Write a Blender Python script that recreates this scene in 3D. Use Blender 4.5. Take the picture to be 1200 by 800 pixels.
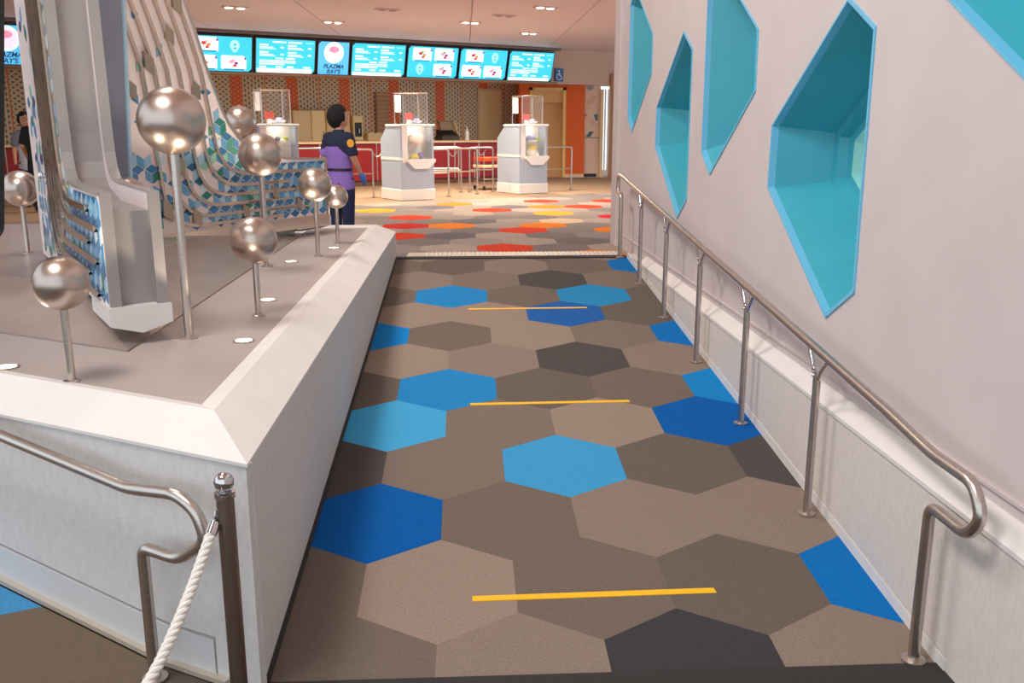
import bpy, bmesh, math, random
from math import sin, cos, pi, radians
from mathutils import Vector, Matrix
from mathutils.geometry import tessellate_polygon
random.seed(7)
for o in list(bpy.data.objects): bpy.data.objects.remove(o)
S = bpy.context.scene
COL = S.collection

# ------------------------------------------------------------------ camera, world, lights, exposure
cam = bpy.data.cameras.new('camera'); cam_o = bpy.data.objects.new('camera', cam); COL.objects.link(cam_o)
cam_o.location = (0, 0, 1.94); cam_o.rotation_euler = (radians(90 - 13.2), 0, radians(-2.95))
cam.sensor_width = 36; cam.lens = 1075 / 1200 * 36; cam.clip_end = 200
S.camera = cam_o
S.view_settings.view_transform = 'Standard'; S.view_settings.look = 'None'
S.view_settings.gamma = 1.0; S.view_settings.exposure = 0.55
S.view_settings.use_curve_mapping = False
W = bpy.data.worlds.new('daylight'); S.world = W; W.use_nodes = True
W.node_tree.nodes['Background'].inputs[0].default_value = (0.80, 0.90, 1.0, 1)
W.node_tree.nodes['Background'].inputs[1].default_value = 1.0

def area(name, loc, target, sx, sy, power, col):
    l = bpy.data.lights.new(name, 'AREA'); l.shape = 'RECTANGLE'; l.size = sx; l.size_y = sy
    l.energy = power; l.color = col
    o = bpy.data.objects.new(name, l); COL.objects.link(o); o.location = loc
    o.rotation_euler = (Vector(target) - Vector(loc)).to_track_quat('-Z', 'Y').to_euler()
    return o
area('atrium_ceiling_lamp_near_offscreen', (-2.2, 2.2, 6.8), (-0.2, 3.6, 0), 2.2, 2.2, 260, (1.0, 0.97, 0.95))
area('atrium_ceiling_lamp_far_offscreen', (-2.6, 7.6, 6.8), (-0.6, 7.6, 0), 2.2, 2.2, 270, (1.0, 0.95, 0.90))

# ------------------------------------------------------------------ materials
def lin(c):
    c = c / 255.0
    return c / 12.92 if c <= 0.04045 else ((c + 0.055) / 1.055) ** 2.4
def rgb(r, g, b): return (lin(r), lin(g), lin(b), 1)
MATS = {}
def mat(name, col, rough=0.6, metal=0.0, noise=0.0, nscale=40, bump=0.0, bscale=200, emit=None, estr=1.0,
        alpha=None, trans=0.0, spec=0.5, stretch=None, aniso=0.0):
    if name in MATS: return MATS[name]
    m = bpy.data.materials.new(name); m.use_nodes = True; MATS[name] = m
    nt = m.node_tree; b = nt.nodes['Principled BSDF']
    c = rgb(*col)
    b.inputs['Base Color'].default_value = c
    b.inputs['Roughness'].default_value = rough; b.inputs['Metallic'].default_value = metal
    b.inputs['Specular IOR Level'].default_value = spec
    if trans: b.inputs['Transmission Weight'].default_value = trans
    if alpha is not None: b.inputs['Alpha'].default_value = alpha
    if emit:
        b.inputs['Emission Color'].default_value = rgb(*emit); b.inputs['Emission Strength'].default_value = estr
    if noise or bump:
        tc = nt.nodes.new('ShaderNodeTexCoord'); src = tc.outputs['Object']
        if stretch:
            mp = nt.nodes.new('ShaderNodeMapping'); mp.inputs['Scale'].default_value = stretch
            nt.links.new(src, mp.inputs['Vector']); src = mp.outputs['Vector']
    if noise:
        n = nt.nodes.new('ShaderNodeTexNoise'); n.inputs['Scale'].default_value = nscale; n.inputs['Detail'].default_value = 4
        nt.links.new(src, n.inputs['Vector'])
        r = nt.nodes.new('ShaderNodeValToRGB')
        r.color_ramp.elements[0].position = 0.3; r.color_ramp.elements[1].position = 0.7
        r.color_ramp.elements[0].color = tuple(x * (1 - noise) for x in c[:3]) + (1,)
        r.color_ramp.elements[1].color = tuple(min(1, x * (1 + noise)) for x in c[:3]) + (1,)
        nt.links.new(n.outputs['Fac'], r.inputs['Fac']); nt.links.new(r.outputs['Color'], b.inputs['Base Color'])
    if bump:
        n2 = nt.nodes.new('ShaderNodeTexNoise'); n2.inputs['Scale'].default_value = bscale; n2.inputs['Detail'].default_value = 3
        nt.links.new(src, n2.inputs['Vector'])
        bp = nt.nodes.new('ShaderNodeBump'); bp.inputs['Strength'].default_value = bump; bp.inputs['Distance'].default_value = 0.01
        nt.links.new(n2.outputs['Fac'], bp.inputs['Height']); nt.links.new(bp.outputs['Normal'], b.inputs['Normal'])
    return m
def carpet(r, g, b): return mat('carpet_%d_%d_%d' % (r, g, b), (r, g, b), 0.95, noise=0.2, nscale=190, bump=0.4, bscale=260, spec=0.1)

STEEL = mat('brushed_steel', (200, 190, 182), 0.30, 1.0, noise=0.08, nscale=30, stretch=(1, 1, 8))
STEEL_DK = mat('dark_steel', (152, 136, 126), 0.36, 1.0)
CHROME = mat('polished_steel', (205, 203, 205), 0.10, 1.0)
SATIN = mat('satin_ball_metal', (192, 176, 165), 0.31, 1.0, noise=0.05, nscale=14)
SKIRT = mat('skirt_metal', (200, 186, 178), 0.28, 0.68, noise=0.08, nscale=3)
WALL = mat('wall_paint', (206, 194, 192), 0.75, noise=0.035, nscale=2.5, bump=0.05, bscale=90, spec=0.25)
PLINTH = mat('textured_plaster', (214, 205, 198), 0.85, noise=0.05, nscale=60, bump=0.22, bscale=150, stretch=(1, 1, .35), spec=0.2)
PLANT = mat('textured_concrete', (212, 207, 204), 0.85, noise=0.05, nscale=40, bump=0.2, bscale=150, stretch=(1, 1, .45), spec=0.2)
CAPM = mat('cap_white', (224, 218, 213), 0.6, noise=0.03, nscale=6, spec=0.3)
DECK = mat('deck_grey', (172, 160, 154), 0.5, noise=0.04, nscale=3)
TEAL = mat('teal_paint', (60, 166, 184), 0.45, noise=0.03, nscale=5)
TEALRIM = mat('teal_rim', (112, 192, 226), 0.35)
TEALIN = TEAL
GLASS_T = mat('teal_glass', (150, 215, 205), 0.05, 0.0, trans=0.6)
YEL = mat('yellow_tape', (250, 190, 20), 0.5)
BLACKR = mat('black_rubber', (46, 43, 42), 0.85, bump=0.4, bscale=80)
ORANGE = mat('orange_paint', (226, 98, 24), 0.6)
CREAM = mat('cream_paint', (232, 204, 158), 0.6)
CREAM2 = mat('cream_door', (246, 218, 160), 0.55)
BROWN = mat('soffit_brown', (200, 168, 148), 0.7)
CEIL = mat('ceiling_paint', (224, 208, 210), 0.6)
RED = mat('counter_red', (150, 16, 26), 0.4)
KBLUE = mat('kiosk_blue_grey', (168, 178, 192), 0.5)
KWHITE = mat('kiosk_white', (232, 226, 220), 0.5)
GLASS = mat('clear_acrylic', (255, 255, 255), 0.04, alpha=0.06)
BLACK = mat('black_plastic', (22, 22, 24), 0.4)
WHITE = mat('white_plastic', (238, 236, 232), 0.5)
WARMGLOW = mat('warm_lamp', (255, 236, 200), 0.5, emit=(255, 232, 195), estr=7)
UPGLOW = mat('uplight_lens', (255, 240, 215), 0.5, emit=(255, 236, 205), estr=7)
NAVY = mat('navy_cloth', (28, 34, 62), 0.85, noise=0.1, nscale=50)
PURPLE = mat('purple_cloth', (142, 108, 190), 0.85, noise=0.08, nscale=40)
SKIN = mat('skin', (206, 150, 118), 0.55)
HAIR = mat('black_hair', (16, 13, 13), 0.85, noise=0.2, nscale=60)
BLUEGREY = mat('blue_grey_panel', (140, 152, 170), 0.32, 0.25)
BEIGE = mat('beige_channel', (156, 150, 148), 0.42, 0.35)
GREYCH = BEIGE
FINW = mat('fin_white', (234, 220, 219), 0.5)

# ------------------------------------------------------------------ mesh builder
class MB:
    def __init__(s): s.v = []; s.f = []
    def add(s, vs, fs):
        n = len(s.v); s.v += [tuple(p) for p in vs]; s.f += [tuple(i + n for i in f) for f in fs]; return s
    def box(s, x0, x1, y0, y1, z0, z1):
        return s.add([(x0,y0,z0),(x1,y0,z0),(x1,y1,z0),(x0,y1,z0),(x0,y0,z1),(x1,y0,z1),(x1,y1,z1),(x0,y1,z1)],
                     [(0,3,2,1),(4,5,6,7),(0,1,5,4),(1,2,6,5),(2,3,7,6),(3,0,4,7)])
    def bbox(s, x0, x1, y0, y1, z0, z1, b=0.006):           # box with chamfered edges in plan and top
        pl = [(x0+b,y0),(x1-b,y0),(x1,y0+b),(x1,y1-b),(x1-b,y1),(x0+b,y1),(x0,y1-b),(x0,y0+b)]
        pi_ = [(min(max(x,x0+b),x1-b), min(max(y,y0+b),y1-b)) for x, y in pl]
        vs = [(x,y,z0) for x,y in pl] + [(x,y,z1-b) for x,y in pl] + [(x,y,z1) for x,y in pi_]
        fs = [tuple(reversed(range(8)))] + [(i,(i+1)%8,8+(i+1)%8,8+i) for i in range(8)] + [(8+i,8+(i+1)%8,16+(i+1)%8,16+i) for i in range(8)] + [tuple(range(16,24))]
        return s.add(vs, fs)
    def prism(s, poly, d):                                   # poly: 3D points, d: extrusion vector
        n = len(poly); d = Vector(d)
        vs = [Vector(p) for p in poly] + [Vector(p) + d for p in poly]
        fs = [tuple(reversed(range(n))), tuple(range(n, 2*n))] + [(i,(i+1)%n,n+(i+1)%n,n+i) for i in range(n)]
        return s.add(vs, fs)
    def poly(s, pts): return s.add(pts, [tuple(range(len(pts)))])
    def tube(s, path, r, seg=12, cap=True):
        P = [Vector(p) for p in path]; n = len(P)
        R = r if isinstance(r, (list, tuple)) else [r]*n
        t = (P[1]-P[0]).normalized(); up = Vector((0,0,1)) if abs(t.z) < .9 else Vector((1,0,0))
        a = t.cross(up).normalized(); vs = []
        for i in range(n):
            if i == 0: t2 = (P[1]-P[0])
            elif i == n-1: t2 = (P[-1]-P[-2])
            else: t2 = (P[i+1]-P[i]).normalized() + (P[i]-P[i-1]).normalized()
            t2 = t2.normalized()
            a = (a - t2*a.dot(t2)).normalized(); b = t2.cross(a)
            for k in range(seg):
                q = 2*pi*k/seg; vs.append(P[i] + (a*cos(q)+b*sin(q))*R[i])
        fs = [(i*seg+k, i*seg+(k+1)%seg, (i+1)*seg+(k+1)%seg, (i+1)*seg+k) for i in range(n-1) for k in range(seg)]
        if cap: fs += [tuple(reversed(range(seg))), tuple(range((n-1)*seg, n*seg))]
        return s.add(vs, fs)
    def lathe(s, prof, c=(0,0,0), seg=24):                    # prof: (r,z)
        c = Vector(c); vs = []; n = len(prof)
        for r, z in prof:
            for k in range(seg): vs.append(c + Vector((r*cos(2*pi*k/seg), r*sin(2*pi*k/seg), z)))
        fs = [(i*seg+k, i*seg+(k+1)%seg, (i+1)*seg+(k+1)%seg, (i+1)*seg+k) for i in range(n-1) for k in range(seg)]
        if prof[0][0] > 1e-6: fs.append(tuple(reversed(range(seg))))
        if prof[-1][0] > 1e-6: fs.append(tuple(range((n-1)*seg, n*seg)))
        return s.add(vs, fs)
    def sphere(s, c, r, seg=24, rings=14, sc=(1,1,1)):
        c = Vector(c); vs = [c + Vector((0,0,-r*sc[2]))]
        for i in range(1, rings):
            q = -pi/2 + pi*i/rings
            for k in range(seg): vs.append(c + Vector((r*sc[0]*cos(q)*cos(2*pi*k/seg), r*sc[1]*cos(q)*sin(2*pi*k/seg), r*sc[2]*sin(q))))
        vs.append(c + Vector((0,0,r*sc[2]))); top = len(vs)-1
        fs = [(0, 1+(k+1)%seg, 1+k) for k in range(seg)]
        for i in range(rings-2):
            for k in range(seg): fs.append((1+i*seg+k, 1+i*seg+(k+1)%seg, 1+(i+1)*seg+(k+1)%seg, 1+(i+1)*seg+k))
        fs += [(top, 1+(rings-2)*seg+k, 1+(rings-2)*seg+(k+1)%seg) for k in range(seg)]
        return s.add(vs, fs)
    def ring_loft(s, rings, seg=20):                          # rings: (cx,cy,z,rx,ry)
        vs = []; n = len(rings)
        for cx, cy, z, rx, ry in rings:
            for k in range(seg): vs.append((cx+rx*cos(2*pi*k/seg), cy+ry*sin(2*pi*k/seg), z))
        fs = [(i*seg+k, i*seg+(k+1)%seg, (i+1)*seg+(k+1)%seg, (i+1)*seg+k) for i in range(n-1) for k in range(seg)]
        fs += [tuple(reversed(range(seg))), tuple(range((n-1)*seg, n*seg))]
        return s.add(vs, fs)
    def mesh(s, name, smooth=False):
        me = bpy.data.meshes.new(name); me.from_pydata(s.v, [], s.f)
        bm = bmesh.new(); bm.from_mesh(me); bmesh.ops.recalc_face_normals(bm, faces=bm.faces)
        if smooth:
            for e in bm.edges:
                if len(e.link_faces) == 2 and e.calc_face_angle(0) > 0.7: e.smooth = False
            for f in bm.faces: f.smooth = True
        bm.to_mesh(me); bm.free(); me.update(); return me

def link(name, me, m, parent=None, world=True):
    o = bpy.data.objects.new(name, me); COL.objects.link(o)
    if m is not None:
        me.materials.clear(); me.materials.append(m)
    if parent is not None:
        o.parent = parent
        if world:                                            # mesh given in world coordinates
            par = parent; M = Matrix.Identity(4); chain = []
            while par is not None: chain.append(par); par = par.parent
            for p in reversed(chain): M = M @ Matrix.LocRotScale(p.location, p.rotation_euler, p.scale)
            me.transform(M.inverted())
    return o
def part(name, mb, m, parent, smooth=False, world=False): return link(name, mb.mesh(name, smooth), m, parent, world)
def tag(o, label=None, cat=None, group=None, kind=None):
    if label: o['label'] = label
    if cat: o['category'] = cat
    if group: o['group'] = group
    if kind: o['kind'] = kind
    return o
def thing(name, label, cat, loc=(0,0,0), rz=0.0, group=None):
    o = bpy.data.objects.new(name, None); COL.objects.link(o); o.location = loc; o.rotation_euler = (0,0,rz)
    return tag(o, label, cat, group)
def struct(name, mb, m, smooth=False): return tag(link(name, mb.mesh(name, smooth), m), kind='structure')

H30 = radians(30)
U = Vector((cos(H30), sin(H30), 0)); V = Vector((-sin(H30), cos(H30), 0))
def hall(a, v, z=0): return U*a + V*v + Vector((0,0,z))

# ------------------------------------------------------------------ levels
SL = 0.0856; Y0 = 2.97; YT = 9.74; ZU = SL*(YT-Y0)
RX0, RX1 = -0.73, 1.73
def ramp_z(y): return SL*(y-Y0)

def clip(poly, x0, x1, y0, y1):
    def c(P, f, inter):
        out = []
        for i in range(len(P)):
            a, b = P[i], P[(i+1) % len(P)]
            if f(a): out.append(a)
            if f(a) != f(b): out.append(inter(a, b))
        return out
    def ix(k): return lambda a, b: (k, a[1]+(b[1]-a[1])*(k-a[0])/(b[0]-a[0]))
    def iy(k): return lambda a, b: (a[0]+(b[0]-a[0])*(k-a[1])/(b[1]-a[1]), k)
    for f, i in ((lambda p: p[0] >= x0, ix(x0)), (lambda p: p[0] <= x1, ix(x1)), (lambda p: p[1] >= y0, iy(y0)), (lambda p: p[1] <= y1, iy(y1))):
        if poly: poly = c(poly, f, i)
    return poly
def clip_half(poly, n, d):                                   # keep n.p <= d
    out = []
    for i in range(len(poly)):
        a, b = poly[i], poly[(i+1) % len(poly)]
        fa, fb = n[0]*a[0]+n[1]*a[1]-d, n[0]*b[0]+n[1]*b[1]-d
        if fa <= 0: out.append(a)
        if (fa <= 0) != (fb <= 0):
            t = fa/(fa-fb); out.append((a[0]+(b[0]-a[0])*t, a[1]+(b[1]-a[1])*t))
    return out
def area2(P): return abs(sum(P[i][0]*P[(i+1)%len(P)][1]-P[(i+1)%len(P)][0]*P[i][1] for i in range(len(P))))/2
def hexpoly(cx, cy, w, h):                                   # pointed in y
    return [(cx, cy+h/2), (cx+w/2, cy+h/4), (cx+w/2, cy-h/4), (cx, cy-h/2), (cx-w/2, cy-h/4), (cx-w/2, cy+h/4)]

# ================================================================== FLOORS
floor = struct('floor', MB().box(-14, 3.2, -6, 2.93, -0.10, -0.004).box(-14, RX0+.3, 2.93, 9.7, -.10, -.004), carpet(92, 82, 74))
ramp = struct('floor_ramp', MB().add(
    [(RX0,2.93,ramp_z(2.93)-.012),(RX1+.1,2.93,ramp_z(2.93)-.012),(RX1+.1,YT,ZU-.012),(RX0,YT,ZU-.012),
     (RX0,2.93,-.3),(RX1+.1,2.93,-.3),(RX1+.1,YT,-.3),(RX0,YT,-.3)],
    [(0,1,2,3),(7,6,5,4),(0,4,5,1),(1,5,6,2),(2,6,7,3),(3,7,4,0)]), carpet(84, 74, 66))
TAN = [(140,124,112),(128,114,103),(117,104,94),(152,134,120),(108,97,89)]
DARK = (84,78,76); CHAR = (66,64,66)
LB = (66,156,206); MBL = (40,134,196); BLU = (16,112,186); DB = (12,92,168); IND = (40,96,168); CY = (72,166,214)
RC = {(6,-1):MBL,(6,1):(44,138,190),(5,.5):IND,(7,.5):DARK,(3,.5):DARK,(2,-1):MBL,(1,-1.5):CY,(-1,-1.5):DB,(-3,.5):CHAR,
      (1,1.5):DB,(0,0):LB,(-2,2):BLU,(2,2):(24,132,200),(4,2):BLU,(8,2):BLU,(4,-2):(24,128,200),
      (1,.5):TAN[3],(-1,.5):TAN[0],(-1,-.5):TAN[2],(0,-1):TAN[1],(-2,-1):TAN[3],(-2,0):TAN[2],(-2,1):TAN[4],(-3,-.5):TAN[0],
      (-3,-1.5):TAN[2],(0,1):TAN[4],(-1,1.5):TAN[0],(0,2):DARK,(-3,1.5):TAN[0],(5,-.5):TAN[3],(4,0):TAN[3],(4,1):TAN[1],
      (4,-1):TAN[2],(3,-.5):TAN[0],(3,-1.5):TAN[3],(2,0):TAN[4],(2,1):TAN[2],(1,-.5):TAN[1],(5,1.5):TAN[4],(6,0):TAN[2],
      (7,-.5):TAN[1],(5,-1.5):TAN[3],(7,1.5):TAN[1],(8,0):TAN[0],(8,1):TAN[2],(0,-2):DARK,(5,-.5):TAN[3],(2,-2):TAN[4]}
G = 0.0002
def tile_at(parent, poly, zf, m, th):
    mb = MB(); n = len(poly)
    cx = sum(p[0] for p in poly)/n; cy = sum(p[1] for p in poly)/n
    q = [(cx+(x-cx)*(1-G/.3), cy+(y-cy)*(1-G/.3)) for x, y in poly]
    mb.add([(x,y,zf(x,y)-th) for x,y in q]+[(x,y,zf(x,y)) for x,y in q],
           [tuple(range(n,2*n))]+[(i,(i+1)%n,n+(i+1)%n,n+i) for i in range(n)])
    return part('carpet_tile', mb, m, parent, world=True)
for r in range(-4, 10):
    for c in range(-3, 4):
        cc = c + (.5 if r % 2 else 0)
        p = clip(hexpoly(.518+.644*cc, 4.70+.58*r, .644, .58/.75), RX0+.001, RX1-.001, 2.958, 9.66)
        if len(p) < 3 or area2(p) < .002: continue
        col = RC.get((r, cc)) or (TAN[0], TAN[2], TAN[4])[(int(cc-r*.5)-r) % 3]
        tile_at(ramp, p, lambda x, y: ramp_z(y), carpet(*col), .011)
# ramp edge strips
t = MB(); t.box(RX0, RX1, 2.75, 2.955, -.003, .006); t1 = struct('trim_1', t, BLACKR)
t = MB(); t.box(RX0, RX1, 9.665, 9.80, ZU-.02, ZU+.004); t2 = struct('trim_2', t, BLACKR)
t3 = struct('trim_3', MB().box(-.62, RX1-.02, 9.805, 10.10, ZU-.02, ZU+.007), mat('threshold_plate', (206, 190, 170), 0.5, 0.2))
for k in range(42):
    x = -.42 + k*.05
    part('rib', MB().bbox(x, x+.016, 9.82, 10.08, ZU+.006, ZU+.013, .003), mat('rib_white', (236,230,220), .5), t3, world=True)
# lower side ramp to the left of the platform
TH = radians(61); LN = Vector((-cos(TH), -sin(TH), 0)); LD = Vector((-sin(TH), cos(TH), 0))  # outward normal, along
CA = Vector((-0.731, 2.899, 0))
LS = 0.135; LA0 = 0.43
def lz(p):
    a = (Vector((p[0], p[1], 0))-CA).dot(LD); return max(0, LS*(min(a, 4.7)-LA0))
def lp(a, o, z=0): return CA + LD*a + LN*o + Vector((0,0,z))
mb = MB()
q = [lp(LA0,-.05), lp(4.7,-.05), lp(4.7,2.6), lp(LA0,2.6)]
zt = [0, ZU, ZU, 0]
mb.add([p+Vector((0,0,z-.012)) for p, z in zip(q, zt)]+[p+Vector((0,0,-.2)) for p in q], [(0,1,2,3),(7,6,5,4)]+[(i,(i+1)%4,4+(i+1)%4,4+i) for i in range(4)])
lramp = struct('floor_side_ramp', mb, carpet(110, 92, 76))
for r in range(-6, 8):
    for c in range(-6, 2):
        cc = c + (.5 if r % 2 else 0)
        P = hexpoly(-1.922+.644*cc, 3.638+.58*r, .644, .773)
        P = clip_half(P, (-LN.x, -LN.y), (-LN).dot(CA)-.035)        # outside the platform
        P = clip_half(P, (LN.x, LN.y), LN.dot(CA)+2.0) if P else P
        P = clip_half(P, (-LD.x, -LD.y), -(LD.dot(CA)+LA0)) if P else P
        P = clip_half(P, (LD.x, LD.y), LD.dot(CA)+3.0) if P else P
        if len(P) < 3 or area2(P) < .01: continue
        col = (70,140,188) if (r, cc) in ((0,0),(3,-2.5),(-2,-2)) else random.choice([(120,104,88),(112,97,83),(104,90,78)])
        tile_at(lramp, P, lambda x, y: lz((x,y)), carpet(*col), .011)
# hall floor
hf = MB(); hf.box(-22, 9, 9.75, 30, ZU-.12, ZU-.010); hf.box(-22, -7.0, 4, 9.75, ZU-.12, ZU-.010)
hallf = struct('floor_hall', hf, carpet(168, 140, 114))
REDC = (212,66,40); ORC = (228,124,40); YOR = (236,160,48); DG = (112,104,106); LTAN = (206,178,148)
HT = [(148,135,128),(138,127,121),(158,144,135),(128,118,113),(170,153,141)]
HC = {(1,.5):REDC,(3,-.5):DG,(4,1):REDC,(5,-.5):ORC,(5,1.5):ORC,(6,2):LTAN,(6,0):DG,(7,-1.5):REDC,(8,2):YOR,(9,.5):REDC,(10,2):ORC,(10,3):REDC,
      (10,1):DG,(10,-1):DG,(11,-.5):ORC,(12,2):REDC,(0,2):ORC,(3,-1.5):REDC,(5,-1.5):(200,44,34),(9,-2.5):YOR,(7,-3.5):REDC,(7,3.5):(196,34,44),(4,3):ORC,(12,4):REDC,
      (2,2):(120,110,106),(2,3):(126,116,110),(5,-5.5):REDC,(4,-7):ORC,(8,-7):DG,(2,-8):REDC,(3,1.5):HT[3],(1,1.5):HT[3]}
for r in range(0, 16):
    for c in range(-14, 6):
        cc = c + (.5 if r % 2 else 0)
        P = hexpoly(.14+.644*cc, 9.89+.61*r, .644, .61/.75)
        P = clip(P, -9, 4.6, 9.81, 30)
        P = clip_half(P, (V.x, V.y), 15.25) if P else P
        if not P or len(P) < 3 or area2(P) < .01: continue
        tile_at(hallf, P, lambda x, y: ZU, carpet(*HC.get((r, cc), random.choice(HT))), .009)

# ================================================================== RIGHT WALL
WX = 1.80
wall_pts = [(1.6,-0.3),(11.0,-0.3),(11.0,7.0),(-3.0,7.0),(-3.0,-0.3)]
hexB = [(.65,.174),(-.324,.748),(-.638,.589),(-.649,-.577),(-.341,-.757),(.66,-.183)]      # rel. to (4.75,1.77)
hexA = [(.62,.63),(.34,.75),(-.62,.22),(-.63,-.145),(.337,-.70),(.60,-.545)]
NI = [('A', 9.64, 2.575), ('B', 8.06, 1.94), ('A', 6.395, 2.295), ('B', 4.75, 1.77), ('B', 3.09, 2.725)]
holes = []
for ty, cy, cz in NI:
    holes.append([(cy+a, cz+b) for a, b in (hexB if ty == 'B' else hexA)])
outer = [(-3.0,-.3),(11.0,-.3),(11.0,7.0),(-3.0,7.0)]
loops = [[Vector((a,b,0)) for a, b in outer]] + [[Vector((a,b,0)) for a, b in h] for h in holes]
tri = tessellate_polygon(loops); flat = [p for L in loops for p in L]
mb = MB(); mb.add([(WX, p.x, p.y) for p in flat], [tuple(t_) for t_ in tri])
mb.add([(WX,11.0,-.3),(WX+.25,11.0,-.3),(WX+.25,11.0,7),(WX,11.0,7)], [(0,1,2,3)])
mb.add([(WX+1.2,-3,-.3),(WX+1.2,11,-.3),(WX+1.2,11,7),(WX+1.2,-3,7)], [(0,1,2,3)])
mb.add([(WX+.25,11.0,-.3),(WX+1.2,11.0,-.3),(WX+1.2,11.0,7),(WX+.25,11.0,7)], [(0,1,2,3)])
wall_r = struct('wall_right', mb, WALL)
for (ty, cy, cz), h in zip(NI, holes):
    def sc(k, x, dy=0): return [(x, cy+(a-cy)*k+dy, cz+(b-cz)*k) for a, b in h]
    o0 = sc(1.0, WX-.006); o1 = sc(.965, WX-.006); o2 = sc(.972, WX+.03); i0 = sc(.76, WX+.31); i1 = sc(.66, WX+.31); i2 = sc(.62, WX+.36); i3 = sc(.52, WX+.36)
    def band(mb, A, B):
        for i in range(6): j = (i+1) % 6; mb.add([A[i],A[j],B[j],B[i]], [(0,1,2,3)])
        return mb
    fr = MB(); band(fr, sc(1.008, WX+.02), sc(1.008, WX-.008)); band(fr, sc(1.008, WX-.008), sc(.984, WX-.008)); band(fr, sc(.984, WX-.008), o2)
    part('niche_rim', fr, TEALRIM, wall_r, world=True)
    for i in range(6):
        j = (i+1) % 6; mbp = MB(); A = [Vector(o2[i]), Vector(o2[j]), Vector(i0[j]), Vector(i0[i])]
        n = (A[1]-A[0]).cross(A[2]-A[0]).normalized()
        mbp.prism(A, n*.008)
        part('niche_panel', mbp, TEAL, wall_r, world=True)
    fr = MB(); band(fr, i0, i1); band(fr, i1, i2); band(fr, i2, i3)
    part('inner_frame', fr, TEALIN, wall_r, world=True)
    pane = MB(); c = (WX+.46, cy, cz)
    for i in range(6):
        j = (i+1) % 6; pane.add([i3[i], i3[j], c], [(0,1,2)])
    part('faceted_pane', pane, mat('pale_teal_facets', (140, 214, 206), 0.12, 0.0), wall_r, world=True)
# end pilaster and plinth
struct('trim_4', MB().bbox(WX-.045, WX+.3, 10.62, 11.02, ZU, 7.0, .01), WALL)
bs = MB()
bs.prism([(RX1+.014,-2.9,-.3),(RX1+.014,9.66,-.3),(RX1+.014,9.66,.62),(RX1+.014,-2.9,.62)], (WX-RX1, 0, 0))
plinth = struct('baseboard_right', bs, PLINTH)
part('ledge', MB().prism([(RX1-.008,-2.9,.61),(WX+.01,-2.9,.61),(WX+.01,-2.9,.685),(WX-.006,-2.9,.685),(RX1-.008,-2.9,.628)], (0,11.85,0)), CAPM, plinth, world=True)
YE = 2.97+(.62-.066)/SL
part('facing', MB().prism([(RX1,-2.9,-.3),(RX1,2.9,-.3),(RX1,2.9,.062),(RX1,2.97,.062),(RX1,YE-.02,.617),(RX1,-2.9,.617)], (.02,0,0)), PLINTH, plinth, world=True)
sk = MB().prism([(RX1-.004, 2.9, -.02), (RX1-.004, 9.66, ramp_z(9.66)-.02), (RX1-.004, 9.66, ramp_z(9.66)+.052), (RX1-.004, 2.97, .052), (RX1-.004, 2.9, .052)], (.022,0,0))
part('skirting', sk, CAPM, plinth, world=True)
part('upper_bead', MB().box(WX-.012, WX+.002, -2.9, 10.6, .73, .742), WALL, plinth, world=True)

# ================================================================== PLATFORM
DK = 0.93
plat = thing('display_platform', 'white capped low platform wall with grey deck carrying metal balls', 'platform', (-3.0, 6.0, 0))
B_ = Vector((RX0, 9.72, 0)); C_ = Vector((-6.9, 9.72, 0)); D_ = CA + LD*7.05
D_ = Vector((-6.9, CA.y + (D_-CA).y*((-6.9-CA.x)/(D_-CA).x), 0)); AA = Vector((RX0, CA.y, 0))
PL = [AA, B_, C_, D_]
def inset(P, w):
    out = []; n = len(P)
    for i in range(n):
        a, b, c = P[i-1], P[i], P[(i+1) % n]
        d1 = (b-a).normalized(); d2 = (c-b).normalized()
        n1 = Vector((-d1.y, d1.x, 0)); n2 = Vector((-d2.y, d2.x, 0))
        k = w/(1+n1.dot(n2)); out.append(b + (n1+n2)*k)
    return out
P1, P2, P3 = PL, inset(PL, .175), inset(PL, .265)
mb = MB(); n = 4
for i in range(n):
    j = (i+1) % n; z0 = -.05; sh = -LN*.016 if i == 3 else Vector((0,0,0))
    mb.add([sh+P1[i]+Vector((0,0,z0)), sh+P1[j]+Vector((0,0,z0)), sh+P1[j]+Vector((0,0,.85)), sh+P1[i]+Vector((0,0,.85))], [(0,1,2,3)])
part('platform_wall', mb, PLANT, plat, world=True)
for i in range(n):
    j = (i+1) % n; cm = MB(); z = lambda p, h: p + Vector((0,0,h))
    o1 = inset(PL, -.006)
    cm.add([z(o1[i],.845), z(o1[j],.845), z(o1[j],.857), z(o1[i],.857), z(P2[j],.95), z(P2[i],.95), z(P3[j],.928), z(P3[i],.928)],
           [(0,1,2,3),(3,2,4,5),(5,4,6,7)])
    part('cap', cm, CAPM, plat, world=True)
part('deck', MB().poly([p+Vector((0,0,DK)) for p in inset(PL, .25)]), DECK, plat, world=True)
def strip_left(a0, a1, zlo, zhi, proud, name, m, back=.01):
    q = [lp(a0,proud,zlo+lz(lp(a0,0)))]
    for a_ in (LA0, a1): q.append(lp(a_,proud,zlo+lz(lp(a_,0))))
    for a_ in (a1, LA0, a0): q.append(lp(a_,proud,zhi+lz(lp(a_,0))))
    part(name, MB().prism(q, -LN*(proud+back)), m, plat, world=True)
g = lambda a_: .166+lz(lp(a_,0))
LEND = (D_-AA).length
fq = [lp(0,0,-.05), lp(.20,0,-.05), lp(.20,0,g(.2)), lp(LA0,0,g(LA0)), lp(4.7,0,g(4.7)), lp(LEND,0,g(4.7)), lp(LEND,0,.85), lp(0,0,.85)]
part('wall_facing', MB().prism(fq, -LN*.03), PLANT, plat, world=True)
strip_left(.206, 4.7, -.01, .154, .004, 'skirting', mat('skirting_paint', (206,204,204), .7), .03)
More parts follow.
